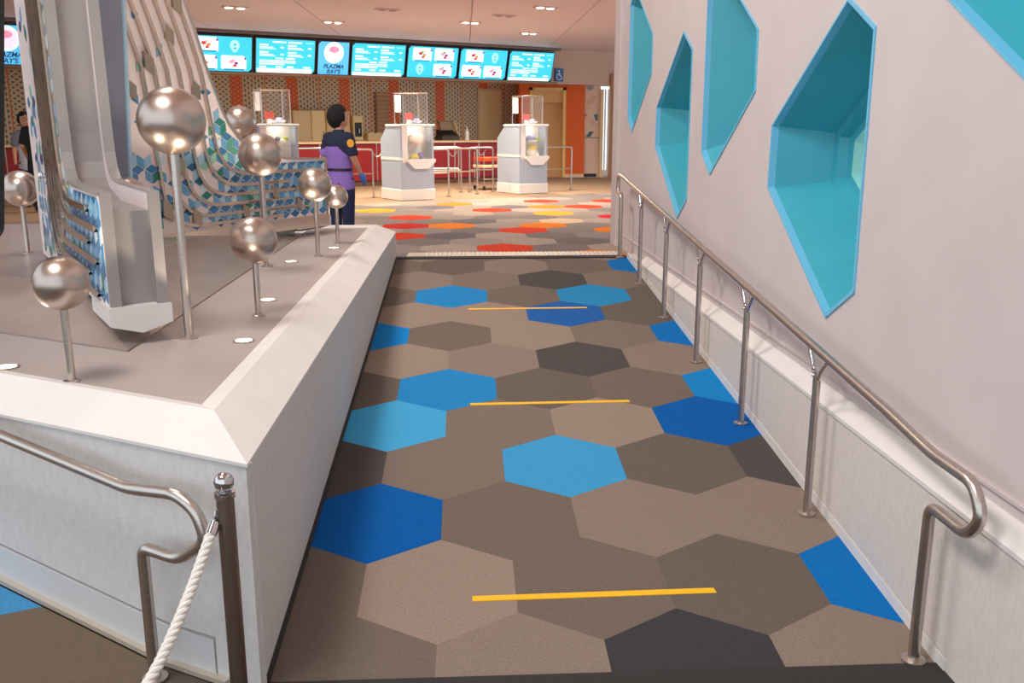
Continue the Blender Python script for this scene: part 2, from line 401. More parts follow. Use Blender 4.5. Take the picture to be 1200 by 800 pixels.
strip_left(.14, 4.7, .003, .022, .03, 'floor_bead', mat('pale_bead', (196,184,168), .4, .3))
rb = MB().prism([(RX0+.014, 2.95, ramp_z(2.95)), (RX0+.014, 9.66, ramp_z(9.66)), (RX0+.014, 9.66, ramp_z(9.66)+.02), (RX0+.014, 2.95, ramp_z(2.95)+.02)], (-.02,0,0))
part('carpet_edge', rb, BLACKR, plat, world=True)

# ------------------------------------------------------------------ metal skirt under the sculpture
SC = Vector((-1.554, 4.185, 0)); SB = Vector((-1.554, 9.2, 0)); SD = SC + LD*4.6; SE = Vector((SD.x, 9.2, 0))
SP = [SC, SB, SE, SD]; SI = inset(SP, .62)
skirt = thing('metal_skirt', 'low brushed metal plinth with sloping sides under the mosaic sculpture', 'plinth', (-3.0, 6.6, DK))
for i in range(4):
    j = (i+1) % 4
    A = [SP[i]+Vector((0,0,DK+.002)), SP[j]+Vector((0,0,DK+.002)), SI[j]+Vector((0,0,1.075)), SI[i]+Vector((0,0,1.075))]
    part('sloping_side', MB().poly(A), SKIRT, skirt, world=True)
    e = MB().tube([A[0], A[1]], .004, 6); part('edge_joint', e, STEEL_DK, skirt, world=True)
part('top_plate', MB().poly([p+Vector((0,0,1.075)) for p in SI]), SKIRT, skirt, world=True)

# ================================================================== SCULPTURE
T = Vector((-2.87, 6.66, 0)); HW = 0.13
scu = thing('mosaic_sculpture', 'tall sculpture of fins with blue diamond mosaic and curved metal strips', 'sculpture', (T.x, T.y, 1.05))
prof = [(.30,5.4),(.98,3.5),(1.22,2.9),(1.32,2.65),(1.42,2.36),(1.55,2.06),(1.62,1.95),(1.72,1.84),(1.86,1.755),(2.05,1.695),(2.3,1.66),(2.82,1.64)]
PROF = prof; SEND = 2.86; ZB = 1.06
PROF_A = [(1.50,5.4),(1.54,3.5),(1.58,2.5),(1.61,1.95),(1.63,1.80),(1.67,1.71),(1.74,1.66),(1.88,1.645),(2.82,1.64)]
def fin(ang):
    b = Vector((cos(ang), sin(ang), 0)); n = Vector((b.y, -b.x, 0))      # n: right-hand side of the fin
    return b, n
def at(b, n, s, z, o): return T + b*s + n*o + Vector((0,0,z))
def prof_z(s, prof):
    for (s0,z0),(s1,z1) in zip(prof, prof[1:]):
        if s0 <= s <= s1: return z0+(z1-z0)*(s-s0)/(s1-s0)
    return 9 if s < prof[0][0] else -1
def fin_body(ang, start, channel, rimcol, SEND, ZB, P0):
    b, n = fin(ang); prof = P0[:-1] + [(SEND, 1.64)]
    out = [(start, ZB), (SEND, ZB)] + list(reversed(prof)) + [(start, 5.4)]
    for sgn in (-1, 1):
        w = [at(b, n, s, z, sgn*HW) for s, z in out]
        part('side_wall', MB().prism(w, n*(-sgn*.045)), FINW, scu, world=True)
        # metal edge along the profile
        e = MB()
        ins = [(s-.0, z) for s, z in prof]
        for (s0,z0),(s1,z1) in zip(prof, prof[1:]):
            e.add([at(b,n,s0,z0+.004,sgn*(HW+.006)), at(b,n,s1,z1+.004,sgn*(HW+.006)), at(b,n,s1,z1+.004,sgn*(HW-.05)), at(b,n,s0,z0+.004,sgn*(HW-.05)),
                   at(b,n,s0-.02,z0-.012,sgn*(HW+.006)), at(b,n,s1-.02 if s1 < 2 else s1,z1-.012,sgn*(HW+.006))], [(0,1,2,3),(0,4,5,1)])
        part('rim_strip', e, rimcol, scu, world=True)
        part('end_post', MB().prism([at(b,n,SEND-.02,ZB,sgn*HW), at(b,n,SEND+.012,ZB,sgn*HW), at(b,n,SEND+.012,1.645,sgn*HW), at(b,n,SEND-.02,1.645,sgn*HW)], n*(-sgn*.05)), rimcol, scu, world=True)
    # recessed channel floor between the rims
    c = MB(); d = .085
    pr = [(s-d, z-d*.6) for s, z in prof if s < 1.87]+[(1.97, 1.64-d)]; pr.append((SEND-.04, 1.64-d))
    pr = [p for p in pr]
    w = [at(b,n,s,z,0) for s,z in [(start, ZB), (SEND-.04, ZB)]+list(reversed(pr))+[(start,5.35)]]
    part('channel', MB().prism([p-n*(HW-.03) for p in w], n*(2*HW-.06)), channel, scu, smooth=False, world=True)
    # base lip, pointed below
    lip = [at(b,n,SEND+.03,ZB+.03,-HW-.01), at(b,n,SEND+.03,ZB+.03,HW+.01), at(b,n,SEND+.03,ZB-.06,HW+.01), at(b,n,SEND+.03,ZB-.10,.0), at(b,n,SEND+.03,ZB-.06,-HW-.01)]
    part('base_lip', MB().prism(lip, -b*.5), mat('lip_white', (214,208,204), .5), scu, world=True)
fin_body(radians(-60), .15, GREYCH, BEIGE, 2.65, 1.085, PROF_A)
fin_body(radians(60), .15, GREYCH, STEEL, 2.86, 1.06, PROF)
# metal strips bent from vertical to horizontal
def strip_path(off, zoff, s_end, prof=PROF, sb=1.56, nn=5):
    zt = 1.645-zoff; P = [(q-off, z) for q, z in prof[:nn]]
    A = Vector(P[-1]); Ctl = Vector((sb-off, zt)); L = (A-Ctl).length
    B0 = A.lerp(Ctl, max(.2, 1-.30/L)); C0 = Vector((sb-off+.34, zt))
    for k in range(10):
        q = k/9; P.append(tuple(B0*(1-q)**2 + Ctl*2*q*(1-q) + C0*q*q))
    P.append((max(s_end, C0.x+.1), zt)); return P
def ribbon(b, n, P, sgn, wd, m, name='metal_strip', lift=.012):
    mb = MB(); N = len(P); L = []
    for i in range(N):
        a = Vector(P[max(0,i-1)]); c = Vector(P[min(N-1,i+1)]); t_ = (c-a).normalized(); nn = Vector((-t_.y, t_.x))
        for sg in (-1, 1):
            p = Vector(P[i]) + nn*(sg*wd/2); L.append(at(b,n,p.x,p.y,sgn*(HW+lift)))
            L.append(at(b,n,p.x,p.y,sgn*(HW-.002)))
    for i in range(N-1):
        k = i*4; mb.add([L[k],L[k+2],L[k+6],L[k+4],L[k+1],L[k+3],L[k+7],L[k+5]], [(0,1,2,3),(0,3,7,4),(1,2,6,5)])
    mb.add([L[-4],L[-2],L[-1],L[-3]], [(0,1,3,2)])
    return part(name, mb, m, scu, world=True)
bB, nB = fin(radians(60)); bA, nA = fin(radians(-60))
STRIP = mat('strip_metal', (206, 192, 178), 0.22, 1.0)
for off, zo, se in ((.10,.10,2.55),(.21,.19,2.30),(.33,.265,2.62),(.45,.34,2.05),(.57,.42,2.45),(.69,.49,2.20)):
    ribbon(bB, nB, strip_path(off, zo, se), 1, .027, STRIP, lift=.024)
for z0, q0, q1 in ((1.545,2.2,2.78),(1.455,1.95,2.15),(1.38,2.35,2.74),(1.30,1.75,2.3),(1.215,2.0,2.6)):
    part('metal_strip', MB().prism([at(bB,nB,q0,z0-.009,HW), at(bB,nB,q1,z0-.009,HW), at(bB,nB,q1,z0+.009,HW), at(bB,nB,q0,z0+.009,HW)], nB*.024), STRIP, scu, world=True)
for off, zo, se in ((.09,.09,2.35),(.18,.17,2.55),(.28,.25,2.30),(.39,.33,2.5),(.50,.41,2.25),(.61,.49,2.45)):
    ribbon(bA, nA, strip_path(off, zo, se, PROF_A, 1.64, 4), 1, .034, STRIP, lift=.026)
part('base_band', MB().prism([at(bB,nB,.25,ZB-.05,HW+.012), at(bB,nB,SEND,ZB-.05,HW+.012), at(bB,nB,SEND,ZB+.055,HW+.012), at(bB,nB,.25,ZB+.055,HW+.012)], -nB*.02), STRIP, scu, world=True)
# mosaic: cube pattern of rhombic tiles
BLUES = [(58,124,172),(100,164,206),(166,204,228),(36,100,142),(132,184,214),(206,222,232),(74,144,190)]
GREEN = [(92,168,150),(150,200,180),(40,128,116)]
def tmat(c): return mat('tile_%d_%d_%d' % c, c, 0.18, 0.0)
def mosaic(b, n, sgn, w, individual, send, density, prof):
    h = w/math.sqrt(3); e = h                                # hexagon pointed up: edge e
    pieces = []; rnd = random.Random(3)
    r = 0; z = ZB+.055+h
    while z < 3.2:
        s = .35 + (w/2 if r % 2 else 0)
        while s < SEND:
            ce = Vector((s, z)); V6 = [Vector((s+e*sin(pi/3*k), z+e*cos(pi/3*k))) for k in range(6)]
            for k, base in ((0,0),(2,1),(4,2)):
                P = [ce, V6[k], V6[(k+1)%6], V6[(k+2)%6]]
                cen = sum(P, Vector((0,0)))/4
                Q = clip([(p.x, p.y) for p in P], .3, send-.025, ZB+.055, 1.62 if cen.x > 1.95 else 9)
                if len(Q) < 3 or area2(Q) < .0006: continue
                P = [Vector(q) for q in Q]; cen = sum(P, Vector((0,0)))/len(P)
                if any(p.y > prof_z(p.x, prof)-.02 for p in P if p.x < 2.05): continue
                foot = max(0, min(1, (1.75-cen.y)/.25))
                if cen.x < 1.1: foot *= .5
                if rnd.random() > density(cen.x, cen.y): continue
                col = rnd.choice(((BLUES[1],BLUES[6],BLUES[1]),(BLUES[0],BLUES[3],BLUES[0]),(BLUES[2],BLUES[5],BLUES[4]))[base])
                if rnd.random() < (.06 if cen.x > 1.9 else .2): col = rnd.choice(GREEN)
                P = [cen+(p-cen)*.89 for p in P]
                pieces.append((P, col))
            s += w
        z += 1.5*e; r += 1
    by = {}
    for P, col in pieces: by.setdefault(col, []).append(P)
    for col, L in by.items():
        if individual:
            for P in L:
                part('mosaic_tile', MB().prism([at(b,n,p.x,p.y,sgn*(HW-.001)) for p in P], n*(sgn*.006)), tmat(col), scu, world=True)
        else:
            mb = MB()
            for P in L: mb.prism([at(b,n,p.x,p.y,sgn*(HW-.001)) for p in P], n*(sgn*.006))
            o = part('mosaic_tiles', mb, tmat(col), scu, world=True); o['kind'] = 'stuff'
    return len(pieces)
def dens(s, z):
    if s > 1.45-.3*max(0,1.6-z): return 1
    if z < 1.75: return .55
    if z < 2.0: return .25
    return max(.02, .16-(z-2.0)*.16)
mosaic(bB, nB, 1, .135, True, 2.86, dens, PROF)
mosaic(bA, nA, 1, .135, False, 2.65, dens, PROF_A)
rnd = random.Random(5)
PLATE = mat('plate_metal', (176, 160, 142), 0.3, 0.9)
for s, z, k in ((1.02,2.62,1.0),(.80,2.40,1.1),(1.25,2.22,1.0),(1.02,1.64,1.2),(1.16,1.22,1.1),(1.72,1.22,1.0),(2.10,1.36,.9),(.86,1.30,1.2),(2.42,1.24,.9),(1.12,2.86,1.1),(.62,2.2,1.0)):
    P = [(s-.035*k,z+.075*k),(s+.04*k,z+.03*k),(s+.035*k,z-.075*k),(s-.04*k,z-.03*k)]
    part('metal_plate', MB().prism([at(bB,nB,a,c,HW+.004) for a,c in P], nB*.022), PLATE, scu, world=True)
# flat upright panel between the fins
pp = MB().prism([(-2.42,6.35,1.06),(-2.27,6.35,1.06),(-2.04,6.35,5.4),(-2.27,6.35,5.4)], (0,.05,0))
part('upright_panel', pp, BLUEGREY, scu, world=True)
part('panel_edge', MB().prism([(-2.27,6.345,1.06),(-2.258,6.345,1.06),(-2.028,6.345,5.4),(-2.04,6.345,5.4)], (0,.05,0)), mat('pale_blue_edge', (150,190,215), .3), scu, world=True)

# ================================================================== BALLS ON POSTS
def ball(x, y, zc, r, label, base=DK, pr=None):
    t_ = thing('metal_ball_post', label, 'ball post', (x, y, base), 0, 'satin metal balls on posts')  # plain satin metal ball on a post, gives no light itself
    zc -= base; pr = pr or max(.016, r*.135)
    part('ball', MB().sphere((0,0,zc), r, 40, 24), SATIN, t_, smooth=True)
    part('post', MB().tube([(0,0,0),(0,0,zc-r+.01)], pr, 16), STEEL, t_, smooth=True)
    part('base_plate', MB().lathe([(pr*2.1,0),(pr*2.1,.006),(pr*1.6,.010),(pr,.010)], seg=24), STEEL, t_, smooth=True)
ball(-1.353, 4.455, 1.965, .154, 'largest metal ball on the tallest post in front of the mosaic sculpture')
ball(-1.465, 6.826, 1.74, .154, 'metal ball on a tall post in front of the mosaic foot')
ball(-1.171, 7.362, 1.495, .131, 'metal ball on a slim post beside the smaller ball near the uniformed person')
ball(-1.123, 8.184, 1.34, .105, 'smallest metal ball overlapping the legs of the uniformed person')
ball(-1.132, 4.985, 1.345, .124, 'metal ball on a short post beside two round deck uplights')
ball(-1.60, 3.678, 1.335, .108, 'low metal ball on a short post by the front corner of the white cap')
ball(-3.066, 6.586, 1.52, .124, 'metal ball standing alone left of the tall sculpture', base=1.075)
ball(-2.18, 9.35, 1.98, .160, 'metal ball behind the mosaic foot, half above its curved edge')
ball(-2.14, 6.0, 1.50, .128, 'metal ball half hidden behind the grey end of the sculpture foot', base=1.075)

for x, y, lab in ((-1.069,4.367,'round deck uplight near the front corner between two ball posts'),(-1.175,5.442,'round deck uplight beside the short ball post'),
             (-1.328,7.039,'round deck uplight beside the post of the ball before the mosaic'),(-1.113,7.833,'round deck uplight between the two farthest ball posts'),
             (-1.97,3.915,'round deck uplight beside the low ball at the cap edge'),(-1.62,3.99,None)):
    if lab is None: continue
    t_ = thing('deck_uplight', lab, 'uplight', (x, y, DK), 0, 'deck uplights')
    part('ring', MB().lathe([(.052,0),(.052,.005),(.040,.007),(.040,.002)], seg=28), STEEL, t_, smooth=True)
    part('lens', MB().lathe([(.0,.0055),(.040,.0045)], seg=28), UPGLOW, t_)
    l = bpy.data.lights.new('uplight_beam', 'SPOT'); l.energy = 24; l.spot_size = radians(110); l.color = (1,.84,.62); l.shadow_soft_size = .03
    lo = bpy.data.objects.new('uplight_beam', l); COL.objects.link(lo); lo.parent = t_; lo.location = (0,0,.02); lo.rotation_euler = (pi,0,0)

# dark-bezelled display at the far left
t_ = thing('display_monitor', 'dark rounded edge of an upright display beside the lone metal ball', 'monitor', (-2.67, 5.0, 1.08)); t_.rotation_euler = (0, radians(7), 0)
pts = []
for cx, cz, a0 in ((.07,.36,-90),(.07,2.6,0),(-.25,2.6,90),(-.25,.36,180)):
    for k in range(6): q = radians(a0+18*k); pts.append((cx+.09*cos(q), 0, cz+.09*sin(q)))
part('bezel', MB().prism(pts, (0,.07,0)), BLACK, t_)
part('screen', MB().prism([(-.28,-.004,.36),(.10,-.004,.36),(.10,-.004,2.6),(-.28,-.004,2.6)], (0,.008,0)), mat('dim_screen', (26,34,52), .15), t_)
part('stand', MB().tube([(-.2,.04,-.02),(-.2,.04,.35)], .03, 12), STEEL, t_)

# ================================================================== RIGHT HANDRAIL
RXP = 1.652
hr = thing('handrail', 'long stainless handrail climbing the ramp along the teal niche wall', 'handrail', (RXP, 6.3, ramp_z(6.3)))
def arc(c, r, a0, a1, n, fy):                                # in the (y,z) plane
    return [fy(c[0]+r*cos(a0+(a1-a0)*k/n), c[1]+r*sin(a0+(a1-a0)*k/n)) for k in range(n+1)]
YZ = lambda y, z: Vector((RXP, y, z))
def rounded(pts, r, n=6):
    out = [Vector(pts[0])]
    for i in range(1, len(pts)-1):
        a, b, c = Vector(pts[i-1]), Vector(pts[i]), Vector(pts[i+1])
        d1 = (a-b); d2 = (c-b); k = min(r, d1.length*.45, d2.length*.45)
        p, q = b+d1.normalized()*k, b+d2.normalized()*k
        for j in range(n+1):
            t = j/n; out.append(p*(1-t)**2 + b*2*t*(1-t) + q*t*t)
    out.append(Vector(pts[-1])); return out
RH = .855
path = [YZ(2.98,ramp_z(2.98)), YZ(2.98,.62), YZ(2.73,.62), YZ(2.66,.71), YZ(2.73,.805), YZ(3.0,.805), YZ(3.35,ramp_z(3.35)+RH-.04), YZ(9.72,ramp_z(9.72)+RH), YZ(9.90,ramp_z(9.9)+RH-.02), YZ(9.90,1.25), YZ(9.68,1.24), YZ(9.68,ZU)]
part('rail', MB().tube(rounded(path, .05), .0215, 16), STEEL, hr, smooth=True, world=True)
part('post_flange', MB().lathe([(.045,0),(.045,.008),(.024,.012)], (RXP,2.98,ramp_z(2.98)), 20), STEEL, hr, smooth=True, world=True)
part('post_flange', MB().lathe([(.045,0),(.045,.008),(.024,.012)], (RXP,9.68,ZU-.005), 20), STEEL, hr, smooth=True, world=True)
for k in range(1, 6):
    y = 2.98 + k*1.115; z0 = ramp_z(y); zr = ramp_z(y)+RH-.04*(9.72-y)/6.37
    p = part('post', MB().tube([(RXP,y,z0),(RXP,y,zr-.105)], .0185, 14), STEEL, hr, smooth=True, world=True)
    part('flange', MB().lathe([(.042,0),(.042,.008),(.02,.012)], (RXP,y,z0-.002), 20), STEEL, p, smooth=True, world=True)
    for sg in (-1, 1):
        part('bracket_arm', MB().tube([(RXP,y+sg*.018,zr-.135),(RXP,y+sg*.05,zr-.09),(RXP,y+sg*.115,zr-.016+sg*.010)], [.010,.012,.012], 10), CHROME, p, smooth=True, world=True)
    part('bolt', MB().sphere((RXP-.017,y,zr-.085), .010, 10, 6), CHROME, p, smooth=True, world=True)
    part('bolt', MB().sphere((RXP-.019,y,zr-.118), .008, 10, 6), CHROME, p, smooth=True, world=True)

# ================================================================== LEFT HANDRAIL, BOLLARDS, ROPE
lh = thing('handrail', 'short looped stainless handrail in front of the white platform wall', 'handrail', lp(.40,.10,0))
LPT = lambda a, z: lp(a, .10, z)
path = [LPT(.405,0), LPT(.42,.515), LPT(.235,.505), LPT(.10,.60), LPT(.135,.70), LPT(.22,.745), LPT(.445,.725), LPT(1.10,.82), LPT(2.6,1.04)]
path[1] = LPT(.405,.515)
part('rail', MB().tube(rounded(path, .042), .0215, 16), STEEL, lh, smooth=True, world=True)
part('flange', MB().lathe([(.045,0),(.045,.008),(.024,.012)], LPT(.405,0), 20), STEEL, lh, smooth=True, world=True)
part('post', MB().tube([LPT(2.3,lz(lp(2.3,0))), LPT(2.3,.985)], .0185, 12), STEEL, lh, smooth=True, world=True)
def bollard(x, y, lab):
    t_ = thing('rope_bollard', lab, 'bollard', (x, y, 0))
    part('post', MB().tube([(0,0,0),(0,0,.81)], .028, 20), STEEL_DK, t_, smooth=True)
    part('collar', MB().lathe([(.028,.80),(.033,.803),(.033,.81),(.029,.812),(.033,.815),(.033,.822),(.020,.826)], seg=24), CHROME, t_, smooth=True)
    part('finial', MB().sphere((0,0,.853), .032, 24, 14), CHROME, t_, smooth=True)
    part('base', MB().lathe([(.09,0),(.09,.008),(.03,.016)], seg=28), STEEL_DK, t_, smooth=True)
    e = MB(); e.tube([(-.028+ -.0*k, -.012+.012*cos(k*pi/5), .745+.016*sin(k*pi/5)) for k in range(11)], .004, 8)
    part('eyelet', e, CHROME, t_, smooth=True)
bollard(-.765, 2.747, 'brown steel rope bollard with ball finial at the platform corner')
bollard(-1.36, 1.30, 'steel rope bollard at the far end of the white rope')
ro = thing('barrier_rope', 'white braided barrier rope sagging from the ball-topped bollard', 'rope', (-.91, 2.37, 0))
ctrl = [(-.80,2.72,.715),(-.845,2.54,.555),(-.905,2.36,.415),(-.99,2.12,.32),(-1.08,1.88,.31),(-1.18,1.64,.40),(-1.33,1.33,.70)]
def cat(ctrl, n):
    out = []
    C = [Vector(c) for c in ctrl]; C = [C[0]*2-C[1]] + C + [C[-1]*2-C[-2]]
    for i in range(1, len(C)-2):
        for k in range(n):
            t = k/n; a, b, c, d = C[i-1], C[i], C[i+1], C[i+2]
            out.append(.5*((2*b)+(c-a)*t+(2*a-5*b+4*c-d)*t*t+(3*b-a-3*c+d)*t**3))
    out.append(C[-2]); return out
rp = cat(ctrl, 26)
WROPE = mat('white_rope', (232, 224, 214), 0.8, noise=.06, nscale=200)
for s_ in range(3):                                         # three twisted strands
    P = []
    for i, p in enumerate(rp):
        t_ = (rp[min(i+1,len(rp)-1)]-rp[max(0,i-1)]).normalized(); a = t_.cross(Vector((0,0,1))).normalized(); b = t_.cross(a)
        q = i*.85 + s_*2*pi/3; P.append(p + (a*cos(q)+b*sin(q))*.0085)
    part('strand', MB().tube(P, .0095, 8), WROPE, ro, smooth=True, world=True)
for e in (0, -1):
    p = rp[e]; d = (rp[1]-rp[0]) if e == 0 else (rp[-2]-rp[-1]); d = d.normalized()
    part('ferrule', MB().tube([p-d*.012, p+d*.028], .019, 14), CHROME, ro, smooth=True, world=True)
    hk = [p-d*.01, p-d*.03+Vector((0,0,.008)), p-d*.045+Vector((0,0,.02)), p-d*.04+Vector((.008,0,.035))]
    part('hook', MB().tube(hk, .004, 8), CHROME, ro, smooth=True, world=True)

# ================================================================== YELLOW TAPES
for x0, x1, y, w, lab in ((.014,1.035,3.45,.036,'longest looking yellow floor tape strip crossing the dark charcoal tile at the ramp foot'),
                    (.022,1.044,5.58,.034,'yellow floor tape strip beside the light blue tile halfway up the ramp'),
                    (.025,1.053,7.75,.034,'yellow floor tape strip crossing the indigo tile high on the ramp')):
    A = [(x0,y-w/2-.004,ramp_z(y-w/2)+.0035),(x1,y-w/2+.014,ramp_z(y-w/2)+.0035),(x1-.004,y+w/2+.014,ramp_z(y+w/2)+.0035),(x0,y+w/2-.004,ramp_z(y+w/2)+.0035)]
    o = link('floor_tape', MB().prism(A, (0,0,-.006)).mesh('floor_tape'), YEL)
    tag(o, lab.replace('longest looking ', ''), 'tape', 'yellow distance strips on the ramp')

# ================================================================== HALL: CEILING, FASCIA, WALLS
CZ = 3.85
ceil = struct('ceiling', MB().box(-16, 9, 11.2, 27, CZ+.03, CZ+.06), CEIL)
xs = [-16,-4.9,-2.62,.165,2.15,5.0,9]
for x0, x1 in zip(xs, xs[1:]):
    part('ceiling_panel', MB().box(x0+.009, x1-.009, 11.2, 27, CZ, CZ+.022), CEIL, ceil, world=True)
struct('wall_fascia_front', MB().box(-16, 9, 11.0, 11.25, CZ-.02, 7.0), WALL)
at_c = struct('ceiling_atrium', MB().box(-9, 2.2, -3, 11.1, 6.9, 7.0), mat('atrium_ceiling', (226,196,176), .8))
def hbox(a0, a1, v0, v1, z0, z1): 
    mb = MB(); mb.box(a0, a1, v0, v1, z0, z1); mb.v = [tuple(hall(*p)) for p in mb.v]; return mb
fas = struct('wall_fascia', hbox(-4, 18, 19.95, 20.5, 3.0, CZ), BROWN)
part('lower_lip', hbox(-4, 14.15, 19.72, 19.95, 2.985, 3.035), mat('lip_brown', (150,118,98), .6), fas, world=True)
part('top_rail', hbox(-4, 14.15, 19.55, 19.95, 3.79, 3.845), mat('top_rail_dark', (118,100,96), .5), fas, world=True)

# patterned tile wall
def tile_mat():
    m = bpy.data.materials.new('rhomb_mosaic_wall'); m.use_nodes = True; nt = m.node_tree; N = nt.nodes; L = nt.links
    bs = N['Principled BSDF']; bs.inputs['Roughness'].default_value = .5
    tc = N.new('ShaderNodeTexCoord'); sp = N.new('ShaderNodeSeparateXYZ'); L.new(tc.outputs['Object'], sp.inputs[0])
    def M(op, a, b=None):
        n = N.new('ShaderNodeMath'); n.operation = op
        for i, x in enumerate((a, b)):
            if x is None: continue
            if isinstance(x, (int, float)): n.inputs[i].default_value = x
            else: L.new(x, n.inputs[i])
        return n.outputs[0]
    def mix(f, a, b):
        n = N.new('ShaderNodeMix'); n.data_type = 'RGBA'; L.new(f, n.inputs[0])
        for i, x in ((6, a), (7, b)):
            if isinstance(x, tuple): n.inputs[i].default_value = x
            else: L.new(x, n.inputs[i])
        return n.outputs[2]
    X, Z = sp.outputs[0], sp.outputs[2]
    bx = M('FRACT', M('DIVIDE', M('ADD', X, 136.22), 1.36))
    orange = M('LESS_THAN', bx, .215)
    line = M('MULTIPLY', M('GREATER_THAN', bx, .60), M('LESS_THAN', bx, .625))
    left = M('MULTIPLY', M('GREATER_THAN', bx, .60), M('LESS_THAN', bx, .995))
    def rh(cx, cz, t, off=0):
        p = M('ADD', M('DIVIDE', X, cx), M('DIVIDE', Z, cz)); q = M('SUBTRACT', M('DIVIDE', X, cx), M('DIVIDE', Z, cz))
        return M('MULTIPLY', M('LESS_THAN', M('FRACT', p), t), M('LESS_THAN', M('FRACT', M('ADD', q, off)), t))
    def col(cx, cz, tx, tz):                                 # upright rhombs in columns
        a = M('ABSOLUTE', M('SUBTRACT', M('FRACT', M('DIVIDE', X, cx)), .5)); b = M('ABSOLUTE', M('SUBTRACT', M('FRACT', M('ADD', M('DIVIDE', Z, cz), M('MULTIPLY', M('FLOOR', M('DIVIDE', X, cx)), .5))), .5))
        return M('LESS_THAN', M('ADD', M('DIVIDE', a, tx), M('DIVIDE', b, tz)), 1)
    cream = rgb(226,202,164); dark = rgb(116,108,90); 
    A = mix(rh(.15,.11,.5), cream, dark); Bc = mix(col(.085,.115,.34,.42), cream, rgb(122,114,96))
    base = mix(left, Bc, A)
    base = mix(line, base, rgb(226,132,70))
    oc = mix(rh(.17,.10,.52), rgb(228,92,44), rgb(240,158,88))
    base = mix(orange, base, oc)
    L.new(base, bs.inputs['Base Color']); return m
TILEW = tile_mat()
wb = MB().box(-9, 14.75, 0, .2, 0, 3.3)
tw = link('wall_back', wb.mesh('wall_back'), TILEW); tw.location = hall(0, 22.3, ZU); tw.rotation_euler = (0,0,H30); tag(tw, kind='structure')
# cream door in the tiled wall
d = thing('door_1', None, None, hall(13.37, 22.3, ZU), H30); tag(d, kind='structure'); 
part('frame', MB().box(-.06,.0,-.06,.05,0,2.36).box(.66,.72,-.06,.05,0,2.36).box(-.06,.72,-.06,.05,2.30,2.36), CREAM, d)
part('leaf', MB().box(0,.66,-.02,.05,0,2.30), CREAM2, d)
part('recess_side', MB().box(.0,.22,-.05,-.01,0,2.30), CREAM2, d)
part('handle', MB().box(.56,.60,-.07,-.02,1.25,1.45), WHITE, d)
# orange wall with a big opening, facing the ramp
YO = 25.2
ow = MB().box(1.50, 1.80, YO, YO+1.6, ZU, 3.3).box(2.71, 3.25, YO, YO+.3, ZU, 3.3).box(1.80, 2.71, YO, YO+.3, 2.92, 3.3)
wo = struct('wall_orange', ow, ORANGE)
d2 = thing('door_2', None, None, (1.80, YO, ZU)); tag(d2, kind='structure')
part('frame', MB().box(-.03,.05,-.04,.4,0,2.36).box(.86,.94,-.04,.4,0,2.36).box(-.03,.94,-.04,.4,2.29,2.36), mat('cream_frame', (236,196,120), .5), d2)
part('leaf', MB().box(.05,.86,.30,.36,0,2.29), mat('peach_door', (226,180,126), .6), d2)
part('header_box', MB().box(.05,.86,.05,.30,1.98,2.29), mat('peach_door', (226,180,126), .6), d2)
part('baseboard', MB().box(2.71, 3.25, YO-.02, YO, ZU, ZU+.10), mat('pale_base', (226,200,170), .6), wo, world=True)
for z0, z1 in ((ZU+.10,1.62),(1.637,3.0)): part('wall_board', MB().box(2.745, 3.25, YO-.016, YO+.001, z0, z1), ORANGE, wo, world=True)
part('switch_plate', MB().bbox(2.93, 2.99, YO-.03, YO-.014, 1.80, 1.95, .004), mat('orange_switch', (206,104,60), .5), wo, world=True)
ws = struct('wall_corridor', MB().box(3.25, 3.68, YO+.1, YO+.3, ZU, 3.3), mat('corridor_white', (226,198,178), .6))
for pts, c in (([(3.28,2.95),(3.42,3.02),(3.50,2.94),(3.40,2.86)],(150,160,158)),([(3.50,2.25),(3.62,2.26),(3.62,2.10),(3.57,2.08)],(84,116,146)),([(3.26,2.25),(3.33,2.24),(3.26,2.16)],(96,110,130)),
               ([(3.30,1.66),(3.40,1.80),(3.52,1.80),(3.42,1.66)],(76,110,104)),([(3.28,2.55),(3.45,2.75),(3.60,2.70),(3.42,2.5)],(214,178,152)),([(3.40,2.1),(3.5,2.15),(3.56,2.0),(3.45,1.92)],(216,180,160))):
    part('diamond', MB().prism([(x, YO+.095, z) for x, z in pts], (0,.01,0)), mat('diamond_%d_%d_%d' % c, c, .5), ws, world=True)
part('dado_rail', MB().box(3.25, 3.68, YO+.085, YO+.1, 1.63, 1.65), mat('grey_dado', (150,130,116), .6), ws, world=True)
part('floor_vent', MB().box(3.25, 3.6, YO+.08, YO+.1, ZU+.02, ZU+.10), BLACK, ws, world=True)
part('frame_post', MB().box(3.68, 3.76, YO+.02, YO+.2, ZU, 2.90), CREAM, ws, world=True)
part('corridor_return', MB().box(3.95, 6.5, YO+.05, YO+.3, ZU, 3.3), mat('corridor_brown', (176,128,92), .7), ws, world=True)
for x in (3.79, 3.87):
    lt = tag(link('white_post', MB().bbox(x, x+.035, YO+.0, YO+.08, ZU+.05, 2.9, .01).mesh('white_post'), mat('post_white', (240,234,222), .4)), 'slender white post beside the diamond patterned corridor wall', 'post', 'white corridor posts')
struct('wall_side_left', MB().box(-16.2, -16, 4, 27, ZU, CZ), CREAM)

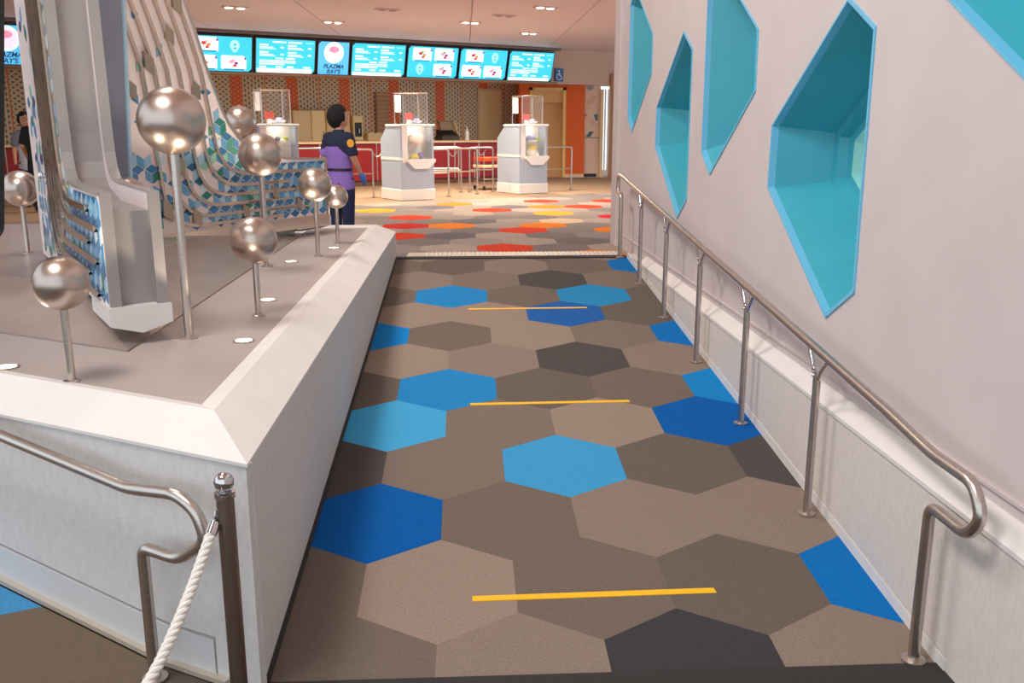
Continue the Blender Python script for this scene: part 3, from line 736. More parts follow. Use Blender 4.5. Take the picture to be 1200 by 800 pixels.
# ceiling downlights, in pairs
for x, y, lit, lab in ((-3.73,16.15,1,'twin ceiling downlight nearest the tall sculpture'),(-2.42,18.25,1,'lit twin ceiling downlight above the round-logo screen'),(.15,18.2,1,'lit twin ceiling downlight beside the middle ceiling joint'),
                (1.37,15.9,1,'lit twin ceiling downlight nearest the niche wall'),(1.40,20.18,1,'lit twin ceiling downlight close to the last menu screens'),(.74,17.06,0,'unlit twin ceiling fitting among the lit downlights'),(-1.25,16.3,0,'small dark ceiling fitting between the lit downlights')):
    t_ = thing('ceiling_downlight', lab, 'downlight', (x, y, CZ-.03), H30)
    part('plate', MB().bbox(-.20,.20,-.09,.09,.012,.03,.006), mat('fitting_pale', (216,190,180), .6), t_)
    for sx in (-.10, .10):
        part('lamp', MB().lathe([(.0,.0),(.055,.0),(.065,.014)], (sx,0,0), 20), WARMGLOW if lit else mat('unlit_lamp', (150,130,124), .4), t_)
    if lit:
        l = bpy.data.lights.new('downlight_beam', 'SPOT'); l.energy = 400; l.spot_size = radians(165); l.spot_blend = 1.0; l.color = (1,.88,.72); l.shadow_soft_size = .08
        lo = bpy.data.objects.new('downlight_beam', l); COL.objects.link(lo); lo.parent = t_; lo.location = (0,0,-.03)

# ================================================================== MENU SCREENS
SCR = 2.1
def em(name, c, k=None): return mat('screen_'+name, c, .4, emit=c, estr=(k or .85)*.80)
E_TEAL = em('teal', (52,194,220)); E_TEAL2 = em('blue', (84,182,226)); E_WHITE = em('white', (240,246,250), 1.0); E_MINT = em('mint', (150,236,228), 1.0)
E_BAR = em('bar', (226,246,250), .9); E_PINK = em('pink', (236,140,164)); E_PUR = em('purple', (150,70,150), .5); E_RED = em('red', (206,60,60), .6); E_GRN = em('green', (120,170,60), .5); E_NAVY = em('navy', (40,60,110), .5); E_DEEP = em('deep', (32,150,190), .7); E_OR = em('orange', (226,140,60), .7)
def text_mesh(txt, size):
    c = bpy.data.curves.new('t', 'FONT'); c.body = txt; c.size = size; c.extrude = .001; c.align_x = 'CENTER'; c.offset = .003; c.shear = .25
    o = bpy.data.objects.new('t', c); COL.objects.link(o); dg = bpy.context.evaluated_depsgraph_get()
    me = bpy.data.meshes.new_from_object(o.evaluated_get(dg)); bpy.data.objects.remove(o); return me
def screen(a0, a1, kind, label):
    w = a1-a0; h = .735
    t_ = thing('menu_screen', label, 'screen', hall(a0, 19.86, 3.035), H30, 'menu screens above the counter')
    t_.rotation_euler = (radians(14), 0, H30)
    cut = .06
    def slab(pts, y, m, name, dpt=.004): return part(name, MB().prism([(x, y, z) for x, z in pts], (0, dpt, 0)), m, t_)
    def r(x0, x1, z0, z1, m, name='text_bar', y=-.014): slab([(x0*w,z0*h),(x1*w,z0*h),(x1*w,z1*h),(x0*w,z1*h)], y, m, name)
    part('housing', MB().box(0, w, 0, .06, 0, h), mat('housing_dark', (52,44,48), .4), t_)
    i = .022
    bot = kind != 'logo'
    pts = [(i,i),(w-i-(cut if bot else 0),i)] + ([(w-i,i+cut)] if bot else []) + [(w-i,h-i)] + ([(i+cut,h-i),(i,h-i-cut)] if kind in ('menu2','food','food2','logo') else [(i,h-i)])
    slab(pts, -.008, E_TEAL if kind != 'logo' else E_TEAL2, 'screen_face', .01)
    if kind in ('menu','menu2'):
        if kind == 'menu' : r(.03,.94,.03,.15,E_BAR,'footer_band')
        elif w > 0: r(.03,.93,.03,.13,E_BAR,'footer_band')
        r(.28,.50,.87,.91,E_WHITE); r(.54,.76,.87,.91,E_WHITE); r(.82,.95,.88,.90,E_MINT)
        for x in (.07,.53):
            for z in (.78,.58):
                r(x,x+.14,z,z+.04,E_WHITE); r(x,x+.22,z-.055,z-.03,E_BAR); r(x,x+.26,z-.09,z-.072,E_BAR); r(x+.34,x+.39,z-.055,z-.02,E_WHITE)
        r(.33,.46,.42,.45,E_WHITE); r(.50,.65,.42,.45,E_WHITE)
        for z in (.355,.305,.255): r(.07,.66 if z > .3 else .48,z,z+.03,E_BAR)
        for x in (.07,.34,.52,.80): r(x,x+.11,.175,.215,E_WHITE)
    elif kind in ('food','food2'):
        spots = [(.10,.46,.54,.93,1),(.52,.90,.55,.94,1),(.08,.42,.10,.46,0),(.52,.88,.08,.46,1)] if kind == 'food' else [(.12,.48,.56,.94,1),(.60,.85,.52,.92,0),(.06,.46,.08,.46,1),(.52,.90,.08,.46,1)]
        for k, (x0,x1,z0,z1,card) in enumerate(spots):
            X0, X1, Z0, Z1 = x0*w, x1*w, z0*h, z1*h; ch = .05
            if card:
                slab([(X0,Z0+.03),(X0+.03,Z0),(X1-.02,Z0),(X1,Z0+.02),(X1,Z1-ch),(X1-ch,Z1),(X0+.02,Z1),(X0,Z1-.02)], -.014, E_WHITE, 'food_card')
                cx, cz = (X0+X1)/2, (Z0+Z1)/2
                for q, (dx, dz, s_, m_) in enumerate(((-.05,.02,.045,E_PINK if k % 2 else E_RED),(.05,-.01,.04,E_PUR if k % 2 else E_OR),(.0,.05,.03,E_GRN if kind == 'food' else E_PINK),(.02,-.06,.035,E_RED))):
                    part('food_picture', MB().prism([(cx+dx+s_*cos(j*pi/4)*1.2, -.019, cz+dz+s_*sin(j*pi/4)*.8) for j in range(8)], (0,.004,0)), m_, t_)
                slab([(X0+.06,Z0-.012),(X1-.05,Z0-.012),(X1-.03,Z0+.018),(X0+.04,Z0+.018)], -.019, E_DEEP, 'caption')
                part('badge', MB().prism([(X1-.025+.026*cos(j*pi/4), -.02, Z1-.05+.026*sin(j*pi/4)) for j in range(8)], (0,.004,0)), E_PUR, t_)
            else:
                cx, cz = (X0+X1)/2, (Z0+Z1)/2
                part('cup_picture', MB().prism([(cx+.10*cos(j*pi/6)*(.75 if sin(j*pi/6) < 0 else 1), -.014, cz+.125*sin(j*pi/6)) for j in range(12)], (0,.004,0)), E_MINT, t_)
                for dz in (-.04,.03): part('cup_detail', MB().prism([(cx+.03*cos(j*pi/4), -.019, cz+dz+.02*sin(j*pi/4)) for j in range(8)], (0,.004,0)), E_DEEP, t_)
    else:                                                   # round badge with lettering; the mascot itself is left out
        cx, cz, R_ = w*.5, h*.66, .225
        part('round_badge', MB().prism([(cx+R_*cos(j*pi/16), -.014, cz+R_*sin(j*pi/16)) for j in range(32)], (0,.004,0)), E_WHITE, t_)
        part('badge_centre', MB().prism([(cx+R_*.82*cos(j*pi/16), -.019, cz+R_*.82*sin(j*pi/16)) for j in range(32)], (0,.004,0)), em('pale_pink', (240,206,222), .95), t_)
        part('badge_crown', MB().prism([(cx+R_*.5*cos(j*pi/8), -.023, cz+.07+R_*.30*sin(j*pi/8)) for j in range(16)], (0,.004,0)), E_PINK, t_)
        for txt, z in (('PLAZMA', .155), ("RAY'S", .045)):
            me = text_mesh(txt, .125); me.transform(Matrix.Translation((cx, -.02, z)) @ Matrix.Rotation(pi/2, 4, 'X'))
            link('lettering', me, E_NAVY, t_, world=False)
screen(4.98,6.35,'food2','menu screen with white food cards beside the leaning sculpture fin')
screen(6.40,7.73,'menu','text menu screen left of the narrow round-badge screen')
screen(7.77,8.52,'logo','narrow screen with a round badge between two text menus')
screen(8.56,9.90,'menu2','text menu screen right of the narrow round-badge screen')
screen(9.94,11.28,'food','menu screen with food cards right of the middle text menu')
screen(11.32,12.66,'food2','menu screen with food cards beside the last text menu')
screen(12.70,14.05,'menu2','last text menu screen beside the blue wheelchair sign')
screen(1.42,2.18,'logo','narrow screen with a round badge between the monitor and the sculpture')
# wheelchair sign
t_ = thing('wheelchair_sign', 'blue sign with white wheelchair symbol under the last screen', 'sign', hall(14.22, 19.93, 3.06), H30)
part('board', MB().bbox(0,.26,-.03,.02,0,.32,.004), mat('sign_blue', (30,92,158), .4), t_)
SW = mat('sign_white', (240,244,248), .5)
part('symbol_head', MB().prism([(.115+.022*cos(j*pi/6), -.034, .262+.022*sin(j*pi/6)) for j in range(12)], (0,.005,0)), SW, t_)
part('symbol_wheel', MB().tube([(.115+.072*cos(radians(95+j*16)), -.032, .115+.072*sin(radians(95+j*16))) for j in range(16)], .009, 6), SW, t_)
part('symbol_body', MB().tube([(.118,-.032,.235),(.125,-.032,.145),(.180,-.032,.14),(.205,-.032,.06),(.225,-.032,.068)], .011, 6), SW, t_)
part('symbol_arm', MB().tube([(.12,-.032,.19),(.175,-.032,.185)], .009, 6), SW, t_)

# ================================================================== COUNTER
def hthing(name, label, cat, a, v, z, group=None): return thing(name, label, cat, hall(a, v, z), H30, group)
ct = hthing('serving_counter', 'long serving counter with red front panels and pale worktop', 'counter', 0, 20.2, ZU)
part('worktop', MB().bbox(-4,12.9,-.08,1.0,.97,1.02,.008), mat('worktop', (226,194,156), .4), ct)
part('kick_plate', MB().box(-4,12.9,.05,.1,0,.12), mat('kick_brown', (110,70,52), .6), ct)
a = -4.0
while a < 12.8:
    part('front_panel', MB().bbox(a+.01, a+.69, 0, .04, .12, .965, .006), RED, ct)
    part('divider', MB().box(a-.012, a+.012, -.012, .03, .10, .965), STEEL, ct); a += .70
bc = hthing('back_counter', 'back counter against the rhomb patterned wall', 'counter', 0, 21.7, ZU)
part('body', MB().bbox(-4,12.9,0,.55,0,.95,.006), mat('back_counter_tan', (196,150,100), .5), bc)
part('top', MB().bbox(-4,12.9,-.03,.55,.95,.99,.006), mat('worktop', (226,194,156), .4), bc)
# things on the counters
def simple(name, label, cat, a, v, z, parts, group=None):
    t_ = hthing(name, label, cat, a, v, z, group)
    for nm, mb, m in parts: part(nm, mb, m, t_)
    return t_
YC = mat('yellow_cream_panel', (236,196,116), .5); PC = mat('pale_cream', (244,218,160), .5)
ZB_ = ZU+.99; ZC_ = ZU+1.02
simple('storage_cabinet', 'tall yellow cream cabinet on the back counter beside the kiosk', 'cabinet', 7.86, 21.75, ZB_, [('body', MB().bbox(0,.45,0,.4,0,.74,.006), YC), ('door', MB().bbox(.02,.43,-.015,0,.02,.72,.004), CREAM)])
simple('storage_cabinet', 'palest cream cabinet on the back counter between two yellow ones', 'cabinet', 8.32, 21.75, ZB_, [('body', MB().bbox(0,.36,0,.4,0,.74,.006), PC), ('door', MB().bbox(.02,.34,-.015,0,.02,.72,.004), PC)])
simple('storage_cabinet', 'yellow cream cabinet on the back counter behind the uniformed person', 'cabinet', 8.70, 21.75, ZB_, [('body', MB().bbox(0,.62,0,.4,0,.74,.006), YC), ('door', MB().bbox(.02,.60,-.015,0,.02,.72,.004), CREAM)])
simple('drink_dispenser', 'black and cream drink dispenser right of the uniformed person', 'dispenser', 9.42, 21.78, ZB_, [('body', MB().bbox(0,.26,0,.35,0,.62,.008), CREAM2), ('front', MB().bbox(.04,.22,-.02,0,.12,.46,.004), BLACK), ('nozzle', MB().tube([(.13,-.06,.20),(.13,-.06,.30),(.13,0,.32)],.015,8), STEEL), ('drip_tray', MB().bbox(.02,.24,-.14,0,0,.04,.004), STEEL)])
simple('storage_box', 'low cream box on the back counter left of the first glass kiosk', 'box', 9.80, 21.75, ZB_, [('body', MB().bbox(0,.38,0,.3,0,.18,.006), PC), ('lid', MB().bbox(-.01,.39,-.01,.31,.18,.21,.006), CREAM2)])
for a, lb in ((8.30,'brown pump bottle in front of the palest cabinet, beside the yellow one'),(8.52,'brown pump bottle in front of the palest cabinet, beside the white pack')):
    simple('pump_bottle', lb, 'bottle', a, 20.9, ZC_, [('bottle', MB().lathe([(.035,0),(.035,.13),(.012,.16),(.012,.18)],seg=14), mat('amber', (150,90,50), .2)), ('pump', MB().tube([(0,0,.18),(0,0,.22),(-.04,0,.22)],.008,6), BLACK)], 'pump bottles on the counter')
simple('wire_tray', 'glassy tray on the counter between the bottles', 'tray', 8.15, 20.5, ZC_, [('base', MB().bbox(0,.42,0,.25,0,.02,.004), STEEL), ('guard', MB().box(0,.42,0,.006,.02,.16).box(0,.006,0,.25,.02,.16).box(.414,.42,0,.25,.02,.16), GLASS)])
simple('paper_pack', 'white paper pack on the counter left of the uniformed person', 'pack', 8.62, 20.4, ZC_, [('pack', MB().bbox(0,.12,0,.1,0,.16,.01), WHITE), ('band', MB().bbox(-.003,.123,-.003,.103,.05,.09,.004), mat('grey_band', (190,190,196), .5))])
rg = simple('cash_register', 'black cash register on the counter between the two glass kiosks', 'register', 11.15, 20.35, ZC_, [
    ('base', MB().bbox(0,.50,0,.40,0,.10,.01), mat('register_brown', (70,58,50), .5)),
    ('keyboard', MB().prism([(0.03,.02,.10),(0.03,.38,.10),(0.03,.38,.26),(0.03,.02,.13)], (.44,0,0)), BLACK),
    ('display', MB().prism([(.05,.20,.24),(.05,.24,.24),(.05,.34,.46),(.05,.30,.47)], (.40,0,0)), mat('register_grey', (96,86,78), .35)),
    ('screen', MB().prism([(.08,.196,.26),(.08,.286,.45),(.08,.29,.45),(.08,.20,.26)], (.34,0,0)), mat('register_screen', (150,132,112), .2)),
    ('side_bracket', MB().prism([(.50,.02,.02),(.50,.12,.02),(.50,.36,.45),(.50,.28,.45)], (.02,0,0)), CREAM)])
simple('hand_gel', 'white hand gel bottle right of the cash register', 'bottle', 11.85, 20.35, ZC_, [('bottle', MB().lathe([(.05,0),(.05,.20),(.018,.25),(.018,.28)],seg=16), WHITE), ('pump', MB().tube([(0,0,.28),(0,0,.33),(-.06,0,.33)],.010,6), WHITE)])
simple('wooden_panel', 'grey brown slatted panel on the wall behind the first glass kiosk', 'panel', 10.25, 22.2, ZU+1.15, [('backing', MB().bbox(0,.36,0,.08,0,1.05,.005), mat('slat_brown', (176,134,96), .6))] + [('slat', MB().bbox(.02,.34,-.02,0,.03+.105*k,.10+.105*k,.004), mat('slat_tan', (192,150,108), .6)) for k in range(10)])

# ================================================================== KIOSKS
def kiosk(a, v, label, lit=True):
    t_ = hthing('glass_kiosk', label, 'kiosk', a, v, ZU, 'blue grey display kiosks before the counter')
    W_, D_k = .70, .85
    part('plinth', MB().bbox(-.015,W_+.015,-.015,D_k+.01,0,.20,.01), KWHITE, t_)
    # side walls with the sloped back shoulder
    sil = [(0,.20),(D_k,.20),(D_k,1.12),(D_k-.28,1.36),(0,1.36)]
    part('side_wall', MB().prism([(0,y,z) for y,z in sil], (.04,0,0)), KBLUE, t_)
    part('side_wall', MB().prism([(W_-.04,y,z) for y,z in sil], (.04,0,0)), KBLUE, t_)
    part('core', MB().bbox(.04,W_-.04,.30,D_k-.02,.20,1.10,.004), KBLUE, t_)
    part('front_panel', MB().box(.04,W_-.04,0,.02,.20,.70), KBLUE, t_)
    part('front_stile', MB().box(.04,.15,0,.05,.70,1.36), KWHITE, t_)
    part('rail_band', MB().box(-.008,.12,-.008,D_k,.74,.79), KWHITE, t_)
    part('case_back', MB().box(.15,W_-.04,.27,.30,.70,1.36), KWHITE, t_)
    part('case_floor', MB().box(.15,W_-.04,.0,.30,.70,.72), KWHITE, t_)
    tray = [(.13,-.06,.76),(W_+.01,-.06,.76),(W_+.01,-.06,.71),(W_-.14,-.06,.58),(.27,-.06,.58),(.13,-.06,.71)]
    part('front_tray', MB().prism(tray, (0,.06,0)), KWHITE, t_)
    part('shelf', MB().box(.15,W_-.04,.02,.27,1.03,1.04), GLASS, t_)
    part('glass_front', MB().box(.15,W_-.04,.004,.010,.76,1.34), GLASS, t_)
    part('top_cap', MB().bbox(-.02,W_+.02,-.03,D_k-.26,1.36,1.40,.01), KWHITE, t_)
    part('back_shoulder', MB().prism([(.04,D_k-.28,1.35),(.04,D_k,1.12),(.04,D_k,1.08),(.04,D_k-.28,1.31)], (W_-.08,0,0)), KBLUE, t_)
    # clear box with metal frame on top
    x0, x1, y0, y1, z0, z1 = .10, .60, .05, .42, 1.40, 1.96
    for x, y in ((x0,y0),(x1,y0),(x0,y1),(x1,y1)): part('frame_post', MB().tube([(x,y,z0),(x,y,z1)], .011, 8), STEEL, t_)
    part('frame_top', MB().tube([(x0,y0,z1),(x1,y0,z1)],.011,8).tube([(x0,y1,z1),(x1,y1,z1)],.011,8).tube([(x0,y0,z1),(x0,y1,z1)],.011,8).tube([(x1,y0,z1),(x1,y1,z1)],.011,8), STEEL, t_)
    part('clear_panel', MB().box(x0,x1,y0-.003,y0,z0,z1), GLASS, t_)
    part('lamp_panel', MB().box(x0+.02,x0+.13,y1-.02,y1,z0+.22,z1-.03), mat('kiosk_lamp', (255,240,214), .5, emit=(255,240,214), estr=1.3) if lit else WHITE, t_)
    l = bpy.data.lights.new('case_lamp', 'POINT'); l.energy = .9; l.color = (1,.9,.75); l.shadow_soft_size = .03
    lo = bpy.data.objects.new('case_lamp', l); COL.objects.link(lo); lo.parent = t_; lo.location = (.40,.12,1.31)
def toy(name, label, cat, a, v, z, parts, group=None): return simple(name, label, cat, a, v, z, parts, group)
PW = mat('plush_white', (246,238,222), .9); PY = mat('plush_yellow', (240,214,60), .9); PP = mat('plush_purple', (140,120,170), .9); PGN = mat('plush_green', (170,200,60), .9); PB = mat('plush_blue', (150,160,210), .9); PR = mat('sign_red', (206,60,48), .5)
for i, (a, v, lab, place) in enumerate(((7.72,15.72,'blue grey glass kiosk standing right of the uniformed person','kiosk right of the person'),(10.55,16.0,'blue grey glass kiosk standing in front of the orange wall','kiosk before the orange wall'),(4.98,15.5,'blue grey glass kiosk behind the metal balls and mosaic foot','kiosk behind the metal balls'))):
    kiosk(a, v, lab, i < 2)
    if i == 0:
        toy('plush_hat', 'fluffy cream hat on the upper shelf of the %s' % place, 'hat', a+.40, v+.14, ZU+1.04, [('crown', MB().sphere((0,0,.09),.13,16,10,(1.1,.8,.75)), PW), ('tuft', MB().sphere((.09,0,.12),.07,12,8), PW), ('tuft', MB().sphere((-.09,-.02,.10),.08,12,8), PW), ('brim', MB().lathe([(.115,0),(.115,.02),(.09,.03)],seg=18), mat('brim_pink', (236,200,170), .8))])
        toy('plush_toy', 'small yellow and purple plush on the lower shelf of the %s' % place, 'toy', a+.36, v+.14, ZU+.72, [('body', MB().sphere((0,0,.07),.08,14,8,(1.2,.8,.8)), PY), ('head', MB().sphere((.13,0,.09),.07,14,8), PP), ('foot', MB().sphere((.02,-.06,.03),.045,10,6,(1.4,1,.7)), PB)])
    elif i == 1:
        toy('plush_hat', 'pale hat with yellow trim on the upper shelf of the %s' % place, 'hat', a+.40, v+.14, ZU+1.04, [('brim', MB().lathe([(.110,0),(.116,.025),(.09,.04)],seg=18), PW), ('crown', MB().sphere((-.02,0,.07),.10,14,8,(1.2,.9,.7)), PB), ('trim', MB().sphere((.10,-.03,.05),.06,10,6), PGN)])
        toy('plush_toy', 'white plush with yellow cap, lower shelf of the %s' % place, 'toy', a+.40, v+.14, ZU+.72, [('body', MB().sphere((0,0,.10),.12,16,10,(1.1,.8,.85)), PW), ('cap', MB().sphere((.02,0,.20),.09,14,8,(1.2,.9,.6)), PY), ('paw', MB().sphere((.10,-.05,.06),.05,10,6), PW)])
    else:
        toy('plush_toy', 'small white and lime plush inside the %s' % place, 'toy', a+.46, v+.14, ZU+1.04, [('body', MB().sphere((0,0,.06),.08,14,8,(1.2,.8,.7)), PW), ('leaf', MB().sphere((.06,0,.11),.05,12,8,(1.3,.7,.8)), PGN), ('head', MB().sphere((-.07,0,.10),.05,12,8), mat('plush_grey', (110,116,130), .9))])
    toy('price_sign', 'small red sign in the clear box on top of the %s' % place, 'sign', a+.18, v+.14, ZU+1.40, [('card', MB().bbox(0,.17,0,.012,.08,.20,.003), PR), ('foot', MB().bbox(.05,.12,-.02,.03,0,.08,.004), WHITE)])
    toy('display_dish', 'pale dish in the clear box atop the %s' % place, 'dish', a+.44, v+.22, ZU+1.40, [('dish', MB().lathe([(.05,0),(.13,.05),(.135,.06),(.12,.06),(.045,.015)],seg=20), mat('dish_lilac', (216,212,232), .4)), ('sample', MB().sphere((.02,0,.07),.06,12,8,(1,1,.6)), PB)])

# ================================================================== QUEUE RAILS
def qrail(a0, v0, a1, v1, label, posts=(0, 1), chain=False):
    t_ = hthing('queue_rail', label, 'barrier', (a0+a1)/2, (v0+v1)/2, ZU, 'steel queue rails before the counter')
    ca, cv = (a0+a1)/2, (v0+v1)/2
    p0 = Vector((a0-ca, v0-cv, 0)); p1 = Vector((a1-ca, v1-cv, 0)); h = .92
    pts = rounded([p0, p0+Vector((0,0,h)), p1+Vector((0,0,h)), p1], .06)
    part('frame', MB().tube(pts, .019, 10), STEEL, t_, smooth=True)
    part('middle_bar', MB().tube([p0+Vector((0,0,.46)), p1+Vector((0,0,.46))], .014, 8), STEEL, t_, smooth=True)
    for p in (p0, p1): part('flange', MB().lathe([(.05,0),(.05,.01),(.02,.014)], p, 14), STEEL, t_, smooth=True)
    if chain:
        e = p1+Vector((.26,.10,0)); part('chain', MB().tube([p1.lerp(e, k/8)+Vector((0,0,.88-.10*sin(pi*k/8))) for k in range(9)], .010, 6), STEEL, t_, smooth=True)
qrail(8.442, 16.25, 9.0, 16.20, 'steel queue rail fixed beside the kiosk right of the person', chain=True)
qrail(8.72, 16.65, 9.84, 16.50, 'steel queue rail between the two kiosks, nearer the ramp', chain=True)
qrail(8.75, 17.5, 9.83, 17.15, 'steel queue rail between the two kiosks, nearer the counter')
qrail(9.35, 18.3, 10.2, 17.9, 'steel queue rail between the kiosks, closest to the register')
qrail(11.272, 16.5, 12.24, 16.49, 'steel queue rail right of the kiosk before the orange wall')
qrail(6.9, 17.0, 7.62, 16.75, 'steel queue rail between the uniformed person and the nearest kiosk', chain=True)
qrail(6.6, 18.4, 7.5, 18.1, 'steel queue rail behind the uniformed person near the counter')
qrail(9.98, 17.05, 10.5, 16.95, 'steel queue rail just behind the kiosk before the orange wall')
qrail(2.05, 17.3, 2.6, 17.1, 'steel queue rail by the two visitors near the sculpture')
# cart behind the second kiosk
c_ = hthing('service_cart', 'small service cart with orange tray half hidden behind a kiosk', 'cart', 10.52, 17.35, ZU)
for x, y in ((0,0),(.62,0),(0,.4),(.62,.4)):
    part('leg', MB().tube([(x,y,.10),(x,y,.82)], .014, 8), STEEL, c_)
    w_ = MB(); w_.tube([(x-.012,y,.045),(x+.012,y,.045)], .045, 12); part('caster', w_, BLACK, c_)
part('top_tray', MB().bbox(-.02,.64,-.02,.42,.62,.70,.01), mat('cart_orange', (206,84,40), .5), c_)
part('lower_tray', MB().bbox(-.02,.64,-.02,.42,.20,.24,.01), STEEL_DK, c_)
part('tray_rim', MB().bbox(-.03,.65,-.03,.43,.48,.54,.01), CREAM, c_)

# ================================================================== PEOPLE
def remeshed(mb, vox, name, iters=2):
    me = mb.mesh(name); o = bpy.data.objects.new('tmp', me); COL.objects.link(o)
    m = o.modifiers.new('r', 'REMESH'); m.mode = 'VOXEL'; m.voxel_size = vox
    s = o.modifiers.new('s', 'SMOOTH'); s.factor = .5; s.iterations = iters
    dg = bpy.context.evaluated_depsgraph_get(); out = bpy.data.meshes.new_from_object(o.evaluated_get(dg))
    bpy.data.objects.remove(o)
    for p in out.polygons: p.use_smooth = True
    out.name = name; return out
def person(loc, face, head_face, label, top_low, top_high, pants, height=1.60, hair='short', glove=None, patch=False, skin=SKIN, long_hair=False, vox=.011, arm='down', bag=None):
    t_ = thing('person', label, 'person', loc, -face)         # local +y = facing
    k = height/1.60
    hr_ = head_face-face                                      # extra head turn to the right
    def sc(v): return [(x*k,y*k,z*k) for x,y,z in v]
    hand_r = (.225,.10,.80) if arm == 'down' else (.235,.20,.86)
    # body: head, neck, trunk, arms, hands, legs as one surface
    b = MB()
    b.ring_loft([(0,0,.66,.13,.10),(0,0,.80,.145,.105),(0,-.005,.92,.13,.095),(0,-.01,1.05,.145,.10),(0,-.012,1.18,.15,.095),(0,-.012,1.25,.13,.08),(0,-.005,1.30,.06,.055),(0,.005,1.38,.052,.052),(0,.01,1.42,.05,.05)])
    hc = Vector((0,.015,1.472))
    H = MB(); H.sphere((0,0,0), .105, 22, 16, (.80,.94,1.08))
    H.sphere((0,.028,-.055), .068, 16, 10, (.86,.95,.9))      # jaw
    H.add([(-.013,.085,-.025),(.013,.085,-.025),(0,.118,-.032),(0,.092,.02)], [(0,1,2),(0,2,3),(1,3,2),(0,3,1)])   # nose
    for sx in (-1,1): H.sphere((sx*.082,-.002,-.012), .024, 10, 8, (.45,.8,1.2))                                  # ears
    HS = 1.15; R = Matrix.Rotation(-hr_, 3, 'Z'); H.v = [tuple(R @ (Vector(p)*HS) + hc) for p in H.v]
    b.add(H.v, H.f)
    arms = {}
    for sx, hand in ((1, hand_r), (-1, (-.20,.17,.86))):
        sh = Vector((sx*.150,-.01,1.225)); el = Vector((sx*.205,-.02,1.00)); wr = Vector(hand)
        b.tube([sh, sh.lerp(el,.5), el, el.lerp(wr,.35), wr], [.055,.047,.040,.038,.026], 14)
        d_ = (wr-el).normalized(); arms[sx] = (el, wr, d_)
        pc = wr + d_*.045
        b.tube([wr, wr+d_*.03, wr+d_*.075], [.024,.032,.030], 12)
        side = d_.cross(Vector((sx,0,0))).normalized()
        for f_, (off, ln) in enumerate(((-.024,.065),(-.008,.075),(.008,.070),(.022,.055))):
            p0 = wr+d_*.07+side*off; p1 = p0+d_*ln*.55; p2 = p1+d_*ln*.35+Vector((-sx*.015,0,-.008))
            b.tube([p0,p1,p2], [.0095,.009,.0075], 8)
        p0 = wr+d_*.02-side*.028; b.tube([p0, p0-side*.02+d_*.025, p0-side*.024+d_*.055], [.011,.010,.008], 8)
    for sx in (-1, 1):
        b.tube([(sx*.075,0,.74),(sx*.085,.005,.60),(sx*.085,.01,.43),(sx*.085,-.005,.25),(sx*.085,-.01,.07)], [.085,.075,.055,.048,.036], 14)
        b.tube([(sx*.088,-.04,.045),(sx*.092,.05,.038),(sx*.098,.14,.028)], [.042,.040,.028], 12)
    b.v = sc(b.v); body = remeshed(b, vox, 'body'); bo = link('body', body, skin, t_, world=False)
    # trousers
    p = MB()
    p.ring_loft([(0,0,.70,.150,.115),(0,0,.80,.155,.115),(0,0,.90,.14,.105)])
    for sx in (-1, 1): p.tube([(sx*.072,0,.76),(sx*.088,.003,.60),(sx*.090,.006,.42),(sx*.090,-.004,.22),(sx*.090,-.005,.07)], [.098,.092,.078,.072,.068], 18)
    p.v = sc(p.v); link('trousers', remeshed(p, vox, 'trousers'), pants, t_, world=False)
    sh_ = MB()
    for sx in (-1, 1): sh_.tube([(sx*.088,-.06,.05),(sx*.09,-.02,.055),(sx*.094,.06,.045),(sx*.10,.155,.032)], [.040,.050,.046,.030], 14)
    sh_.v = sc([(x,y,max(z,.004)) for x,y,z in sh_.v])
    for half in (0, 1):
        n2 = len(sh_.v)//2; mb2 = MB(); mb2.v = sh_.v[half*n2:(half+1)*n2]; mb2.f = [tuple(i-half*n2 for i in f) for f in sh_.f if (min(f) >= n2) == bool(half)]
        part('shoe', mb2, BLACK, t_, smooth=True)
    # shirt
    s = MB()
    s.ring_loft([(0,0,.62,.178,.130),(0,0,.70,.176,.130),(0,-.003,.80,.164,.120),(0,-.006,.86,.155,.113),(0,-.010,.95,.160,.116),(0,-.015,1.07,.172,.120),(0,-.018,1.17,.176,.112),(0,-.015,1.235,.158,.094),(0,-.010,1.275,.105,.075),(0,-.004,1.305,.068,.064),(0,.0,1.325,.066,.064)], 26)
    for sx in (-1, 1):
        el = arms[sx][0]; sh = Vector((sx*.150,-.01,1.225)); e2 = sh.lerp(el, .92)
        s.tube([sh+Vector((-sx*.05,0,.01)), sh, sh.lerp(el,.45), e2], [.070,.068,.066,.066], 18)
    s.v = sc(s.v); me = remeshed(s, vox, 'shirt', 1)
    so = link('shirt', me, top_low, t_, world=False); me.materials.append(top_high)
    for f in me.polygons:
        c = f.center/k; hi = c.z > 1.13 - .11*max(0, min(1, (c.x-.06)/.10)) - .03*max(0,(-c.x-.12)/.07)
        if abs(c.x-.05) < (.735-c.z)*.16 and c.y < 0: hi = True
        f.material_index = 1 if hi else 0
    if patch:
        part('belt', MB().ring_loft([(0,-.006,.845,.166,.122),(0,-.006,.875,.166,.122)], 26), BLACK, t_, smooth=True)
        el = arms[1][0]; sh = Vector((.150,-.01,1.225)); c = sh.lerp(el,.32); 
        o_ = Vector((.55,-.80,.2)).normalized(); d_ = (el-sh).normalized(); sd = d_.cross(o_).normalized()
        pts = [c+o_*.062+d_*(.048*sin(j*pi/5))+sd*(.042*cos(j*pi/5)) for j in range(10)]
        part('sleeve_patch', MB().prism(pts, o_*.008), mat('patch_orange', (232,160,40), .7), t_)
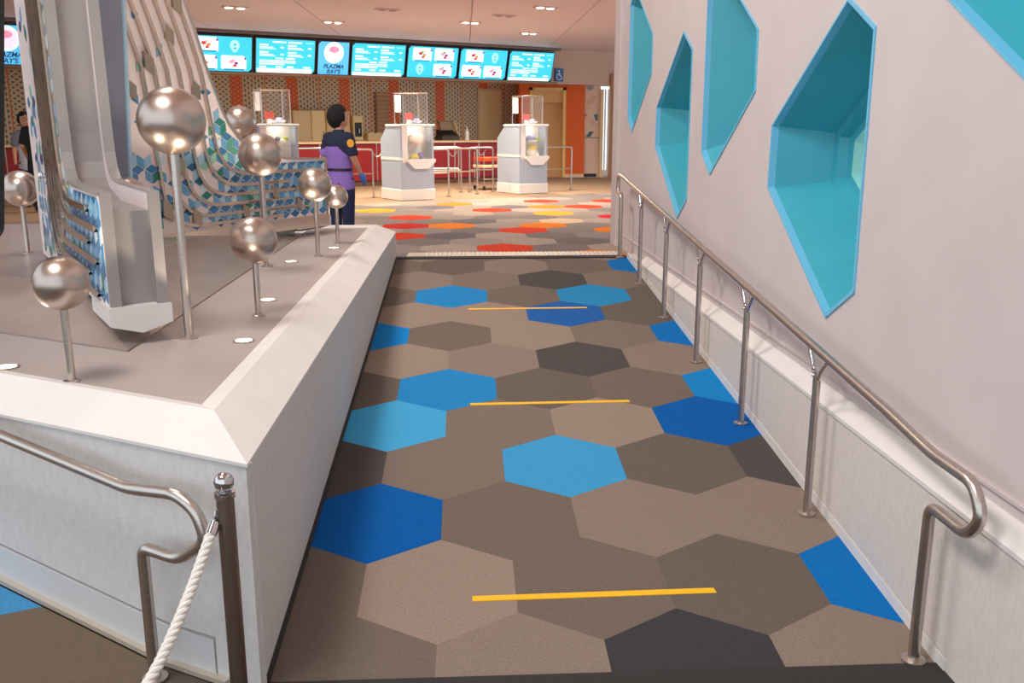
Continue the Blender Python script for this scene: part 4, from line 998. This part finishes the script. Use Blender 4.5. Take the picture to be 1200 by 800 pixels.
    if glove:
        el, wr, d_ = arms[1]; g = MB(); g.tube([wr-d_*.015, wr+d_*.03, wr+d_*.085], [.031,.038,.035], 12)
        side = d_.cross(Vector((1,0,0))).normalized()
        for off, ln in ((-.024,.065),(-.008,.075),(.008,.070),(.022,.055)):
            p0 = wr+d_*.07+side*off; p1 = p0+d_*ln*.55; p2 = p1+d_*ln*.38+Vector((-.015,0,-.008)); g.tube([p0,p1,p2],[.0125,.012,.010],8)
        p0 = wr+d_*.02-side*.028; g.tube([p0, p0-side*.02+d_*.025, p0-side*.024+d_*.06],[.014,.013,.011],8)
        g.v = sc(g.v); part('glove', g, glove, t_, smooth=True)
    # hair cap
    hm = MB(); hm.sphere((0,-.018,-.002), .118, 28, 22, (.84,.95,1.08))
    hm.v = [(x, y, z) if not (y > .045 and z < .045) else (x*.7, y*.45, z) for x,y,z in hm.v]
    hm.v = [(x*(.90 if z < -.05 else 1), y, max(z, -.118 if y < -.01 else -.05)) for x,y,z in hm.v]
    if long_hair: hm.sphere((0,-.055,-.10), .095, 16, 12, (.85,.6,1.3))
    hm.v = [tuple(R @ (Vector(p_)*HS) + hc) for p_ in hm.v]; hm.v = sc(hm.v); part('hair', hm, HAIR, t_, smooth=True)
    # face: eyes, brows, mouth
    def onface(x, y, z): return (R @ (Vector((x,y,z))*HS) + hc)*k
    for sx in (-1, 1):
        part('eye', MB().sphere(onface(sx*.031,.086,.004), .011*k, 10, 8), WHITE, t_, smooth=True)
        part('iris', MB().sphere(onface(sx*.031,.095,.004), .0055*k, 8, 6), BLACK, t_, smooth=True)
        part('eyebrow', MB().tube([onface(sx*.018,.096,.026), onface(sx*.033,.094,.031), onface(sx*.047,.084,.026)], .0035*k, 6), HAIR, t_)
    part('mouth', MB().tube([onface(-.022,.088,-.062), onface(0,.095,-.064), onface(.022,.088,-.062)], .005*k, 6), mat('lips', (176,96,86), .5), t_)
    return t_, onface, k
person((-1.47,11.2,ZU), radians(28), radians(62), 'person in purple and navy uniform shirt standing with back turned, wearing a blue glove', PURPLE, NAVY, mat('navy_trousers', (24,36,70), .85), 1.60, glove=mat('blue_glove', (70,120,200), .5), patch=True)
BTOP = mat('black_top', (26,26,30), .85)
person((-6.86,15.5,ZU), radians(-15), radians(-25), 'person with black hair and black top seen from behind near the counter', BTOP, BTOP, mat('dark_trousers', (34,34,40), .85), 1.69, vox=.02, arm='bent', long_hair=True)
t_, onf, k = person((-7.52,16.6,ZU), radians(150), radians(140), 'person in glasses and pale grey top facing the person in black', mat('pale_grey_top', (190,190,200), .85), mat('grey_top', (120,120,130), .85), mat('dark_trousers', (34,34,40), .85), 1.60, vox=.02)
for sx in (-1, 1):
    part('spectacle_rim', MB().tube([onf(sx*.032+.024*cos(j*pi/6), .104, .004+.018*sin(j*pi/6)) for j in range(13)], .003, 6), BLACK, t_)
part('spectacle_bridge', MB().tube([onf(-.009,.106,.006), onf(.009,.106,.006)], .003, 6), BLACK, t_)
